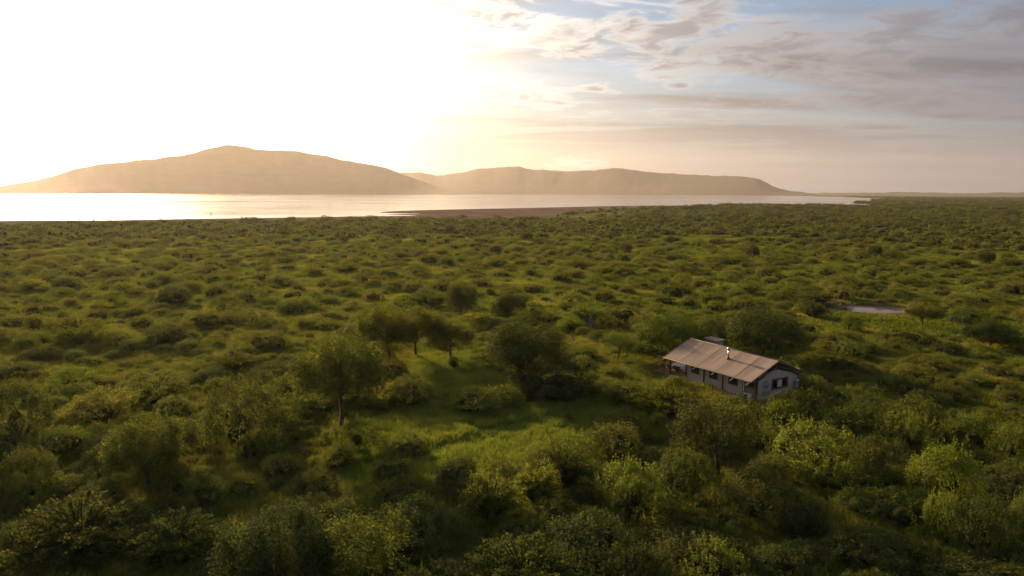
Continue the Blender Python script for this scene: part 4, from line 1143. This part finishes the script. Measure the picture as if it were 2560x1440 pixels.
scatter('distant_bush_cover', far_, far_src, 'countless distant bushes covering the plain up to lake and horizon', 'bushes')

# ------------------------------------------------------------------ grass
def make_tuft(seed, n, hgt, blade, spread, seedhead):
    rng = np.random.default_rng(seed)
    a = rng.uniform(0, 6.283, n); r_ = spread * np.sqrt(rng.uniform(0, 1, n))
    B = np.stack([r_ * np.cos(a), r_ * np.sin(a), np.zeros(n)], 1)
    h = hgt * rng.uniform(.55, 1.1, n); lean = rng.normal(0, .28, (n, 2)) * h[:, None] + .12 * np.stack([np.cos(a), np.sin(a)], 1) * h[:, None]
    mid_ = B + np.stack([lean[:, 0] * .35, lean[:, 1] * .35, h * .6], 1); tip = B + np.stack([lean[:, 0], lean[:, 1], h], 1)
    q = rng.uniform(0, 6.283, n); wv = np.stack([np.cos(q), np.sin(q), 0 * q], 1) * blade
    V = np.concatenate([B - wv, B + wv, mid_ + wv * .8, mid_ - wv * .8, tip + wv * .15, tip - wv * .15])
    i = np.arange(n)
    F = np.concatenate([np.stack([i, i + n, i + 2 * n, i + 3 * n], 1), np.stack([i + 3 * n, i + 2 * n, i + 4 * n, i + 5 * n], 1)])
    t = np.concatenate([rng.uniform(0, .5, n), np.where(rng.uniform(0, 1, n) < seedhead, 1.0, rng.uniform(0, .6, n))])
    return mesh_np('tuft', V, F, False, t)
tufts = [make_tuft(900 + i, 46, .8, .022, .5, .10 + .08 * i) for i in range(4)]
bigt = [make_tuft(950 + i, 70, .75, .055, 1.1, .12) for i in range(3)]
for t in tufts + bigt: t.materials.append(M['grass'])
gpts, gpts2, gpts3 = [], [], []
lush = [t_.copy() for t_ in tufts]
for t_ in lush: t_.materials.clear(); t_.materials.append(M['lush_grass'])
rg = random.Random(3)
def in_house(x, y):
    q = HM.inverted() @ Vector((x, y, 0)); return -.5 < q.x < 6.9 and -.3 < q.y < 16.4
TRACK = [gp(*q) for q in smooth_line([(640, 1235), (760, 1205), (880, 1178), (1010, 1152), (1120, 1122), (1250, 1082), (1400, 1046), (1520, 1012), (1640, 988)], 5)]
def track_d(x, y):
    best = 99.0
    for p_, q_ in zip(TRACK, TRACK[1:]):
        dx, dy = q_.x - p_.x, q_.y - p_.y; k = max(0.0, min(1.0, ((x - p_.x) * dx + (y - p_.y) * dy) / (dx * dx + dy * dy)))
        best = min(best, math.hypot(x - p_.x - k * dx, y - p_.y - k * dy))
    return best
def bad(x, y): return in_house(x, y) or ((x - PONDC.x) ** 2 + (1.25 * (y - .2 - PONDC.y)) ** 2 < 8.0 ** 2)
for _ in range(30000):
    rr = math.sqrt(rg.uniform(32 ** 2, 120 ** 2)); a = rg.uniform(-.70, .70); x, y = rr * math.sin(a), rr * math.cos(a)
    if bad(x, y): continue
    k = .45 + .75 * fbm(x * .09, y * .09, 31, 3); s = rg.uniform(.75, 1.3)
    if rr < 95:
        td = track_d(x, y)
        if .35 < td < .85: k *= .28
        elif td < 1.2: k *= .6
    if rr < 100 and any(inside(c_, x, y) for c_ in clear_w[:3]): gpts3.append((x, y, 0, s, s, k * .9, rg.uniform(0, 6.28), rg.randrange(4))); continue
    gpts.append((x, y, 0, s, s, k * rg.uniform(.8, 1.2), rg.uniform(0, 6.28), rg.randrange(4)))
for _ in range(40000):
    rr = math.sqrt(rg.uniform(110 ** 2, 380 ** 2)); a = rg.uniform(-.70, .70); x, y = rr * math.sin(a), rr * math.cos(a)
    if bad(x, y): continue
    k = .5 + .8 * fbm(x * .05, y * .05, 31, 3); s = rg.uniform(.9, 1.5)
    gpts2.append((x, y, 0, s, s, k * rg.uniform(.8, 1.2), rg.uniform(0, 6.28), rg.randrange(3)))
scatter('grass', gpts, tufts, 'tall green and straw coloured grass between the near bushes', 'grass')
scatter('meadow_grass', gpts3, lush, 'fresh bright green grass of the open clearing left of the house', 'grass')
scatter('distant_grass', gpts2, bigt, 'grass cover between the bushes in the middle distance', 'grass')

# ------------------------------------------------------------------ haze
m, t, out = new_mat('haze')
HAZE_DENSITY = 3.7e-5
pv = N(t, 'ShaderNodeVolumePrincipled', i_Density=HAZE_DENSITY, i_Anisotropy=0.5)
pv.inputs['Color'].default_value = (0.95, 0.93, 0.92, 1)
L(t, pv.outputs[0], out.inputs['Volume'])
hz = MB().box(-FAR - 300, FAR + 300, -FAR - 300, FAR + 300, -4.0, 470.0).build('haze', m)
tag(hz, kind='stuff')
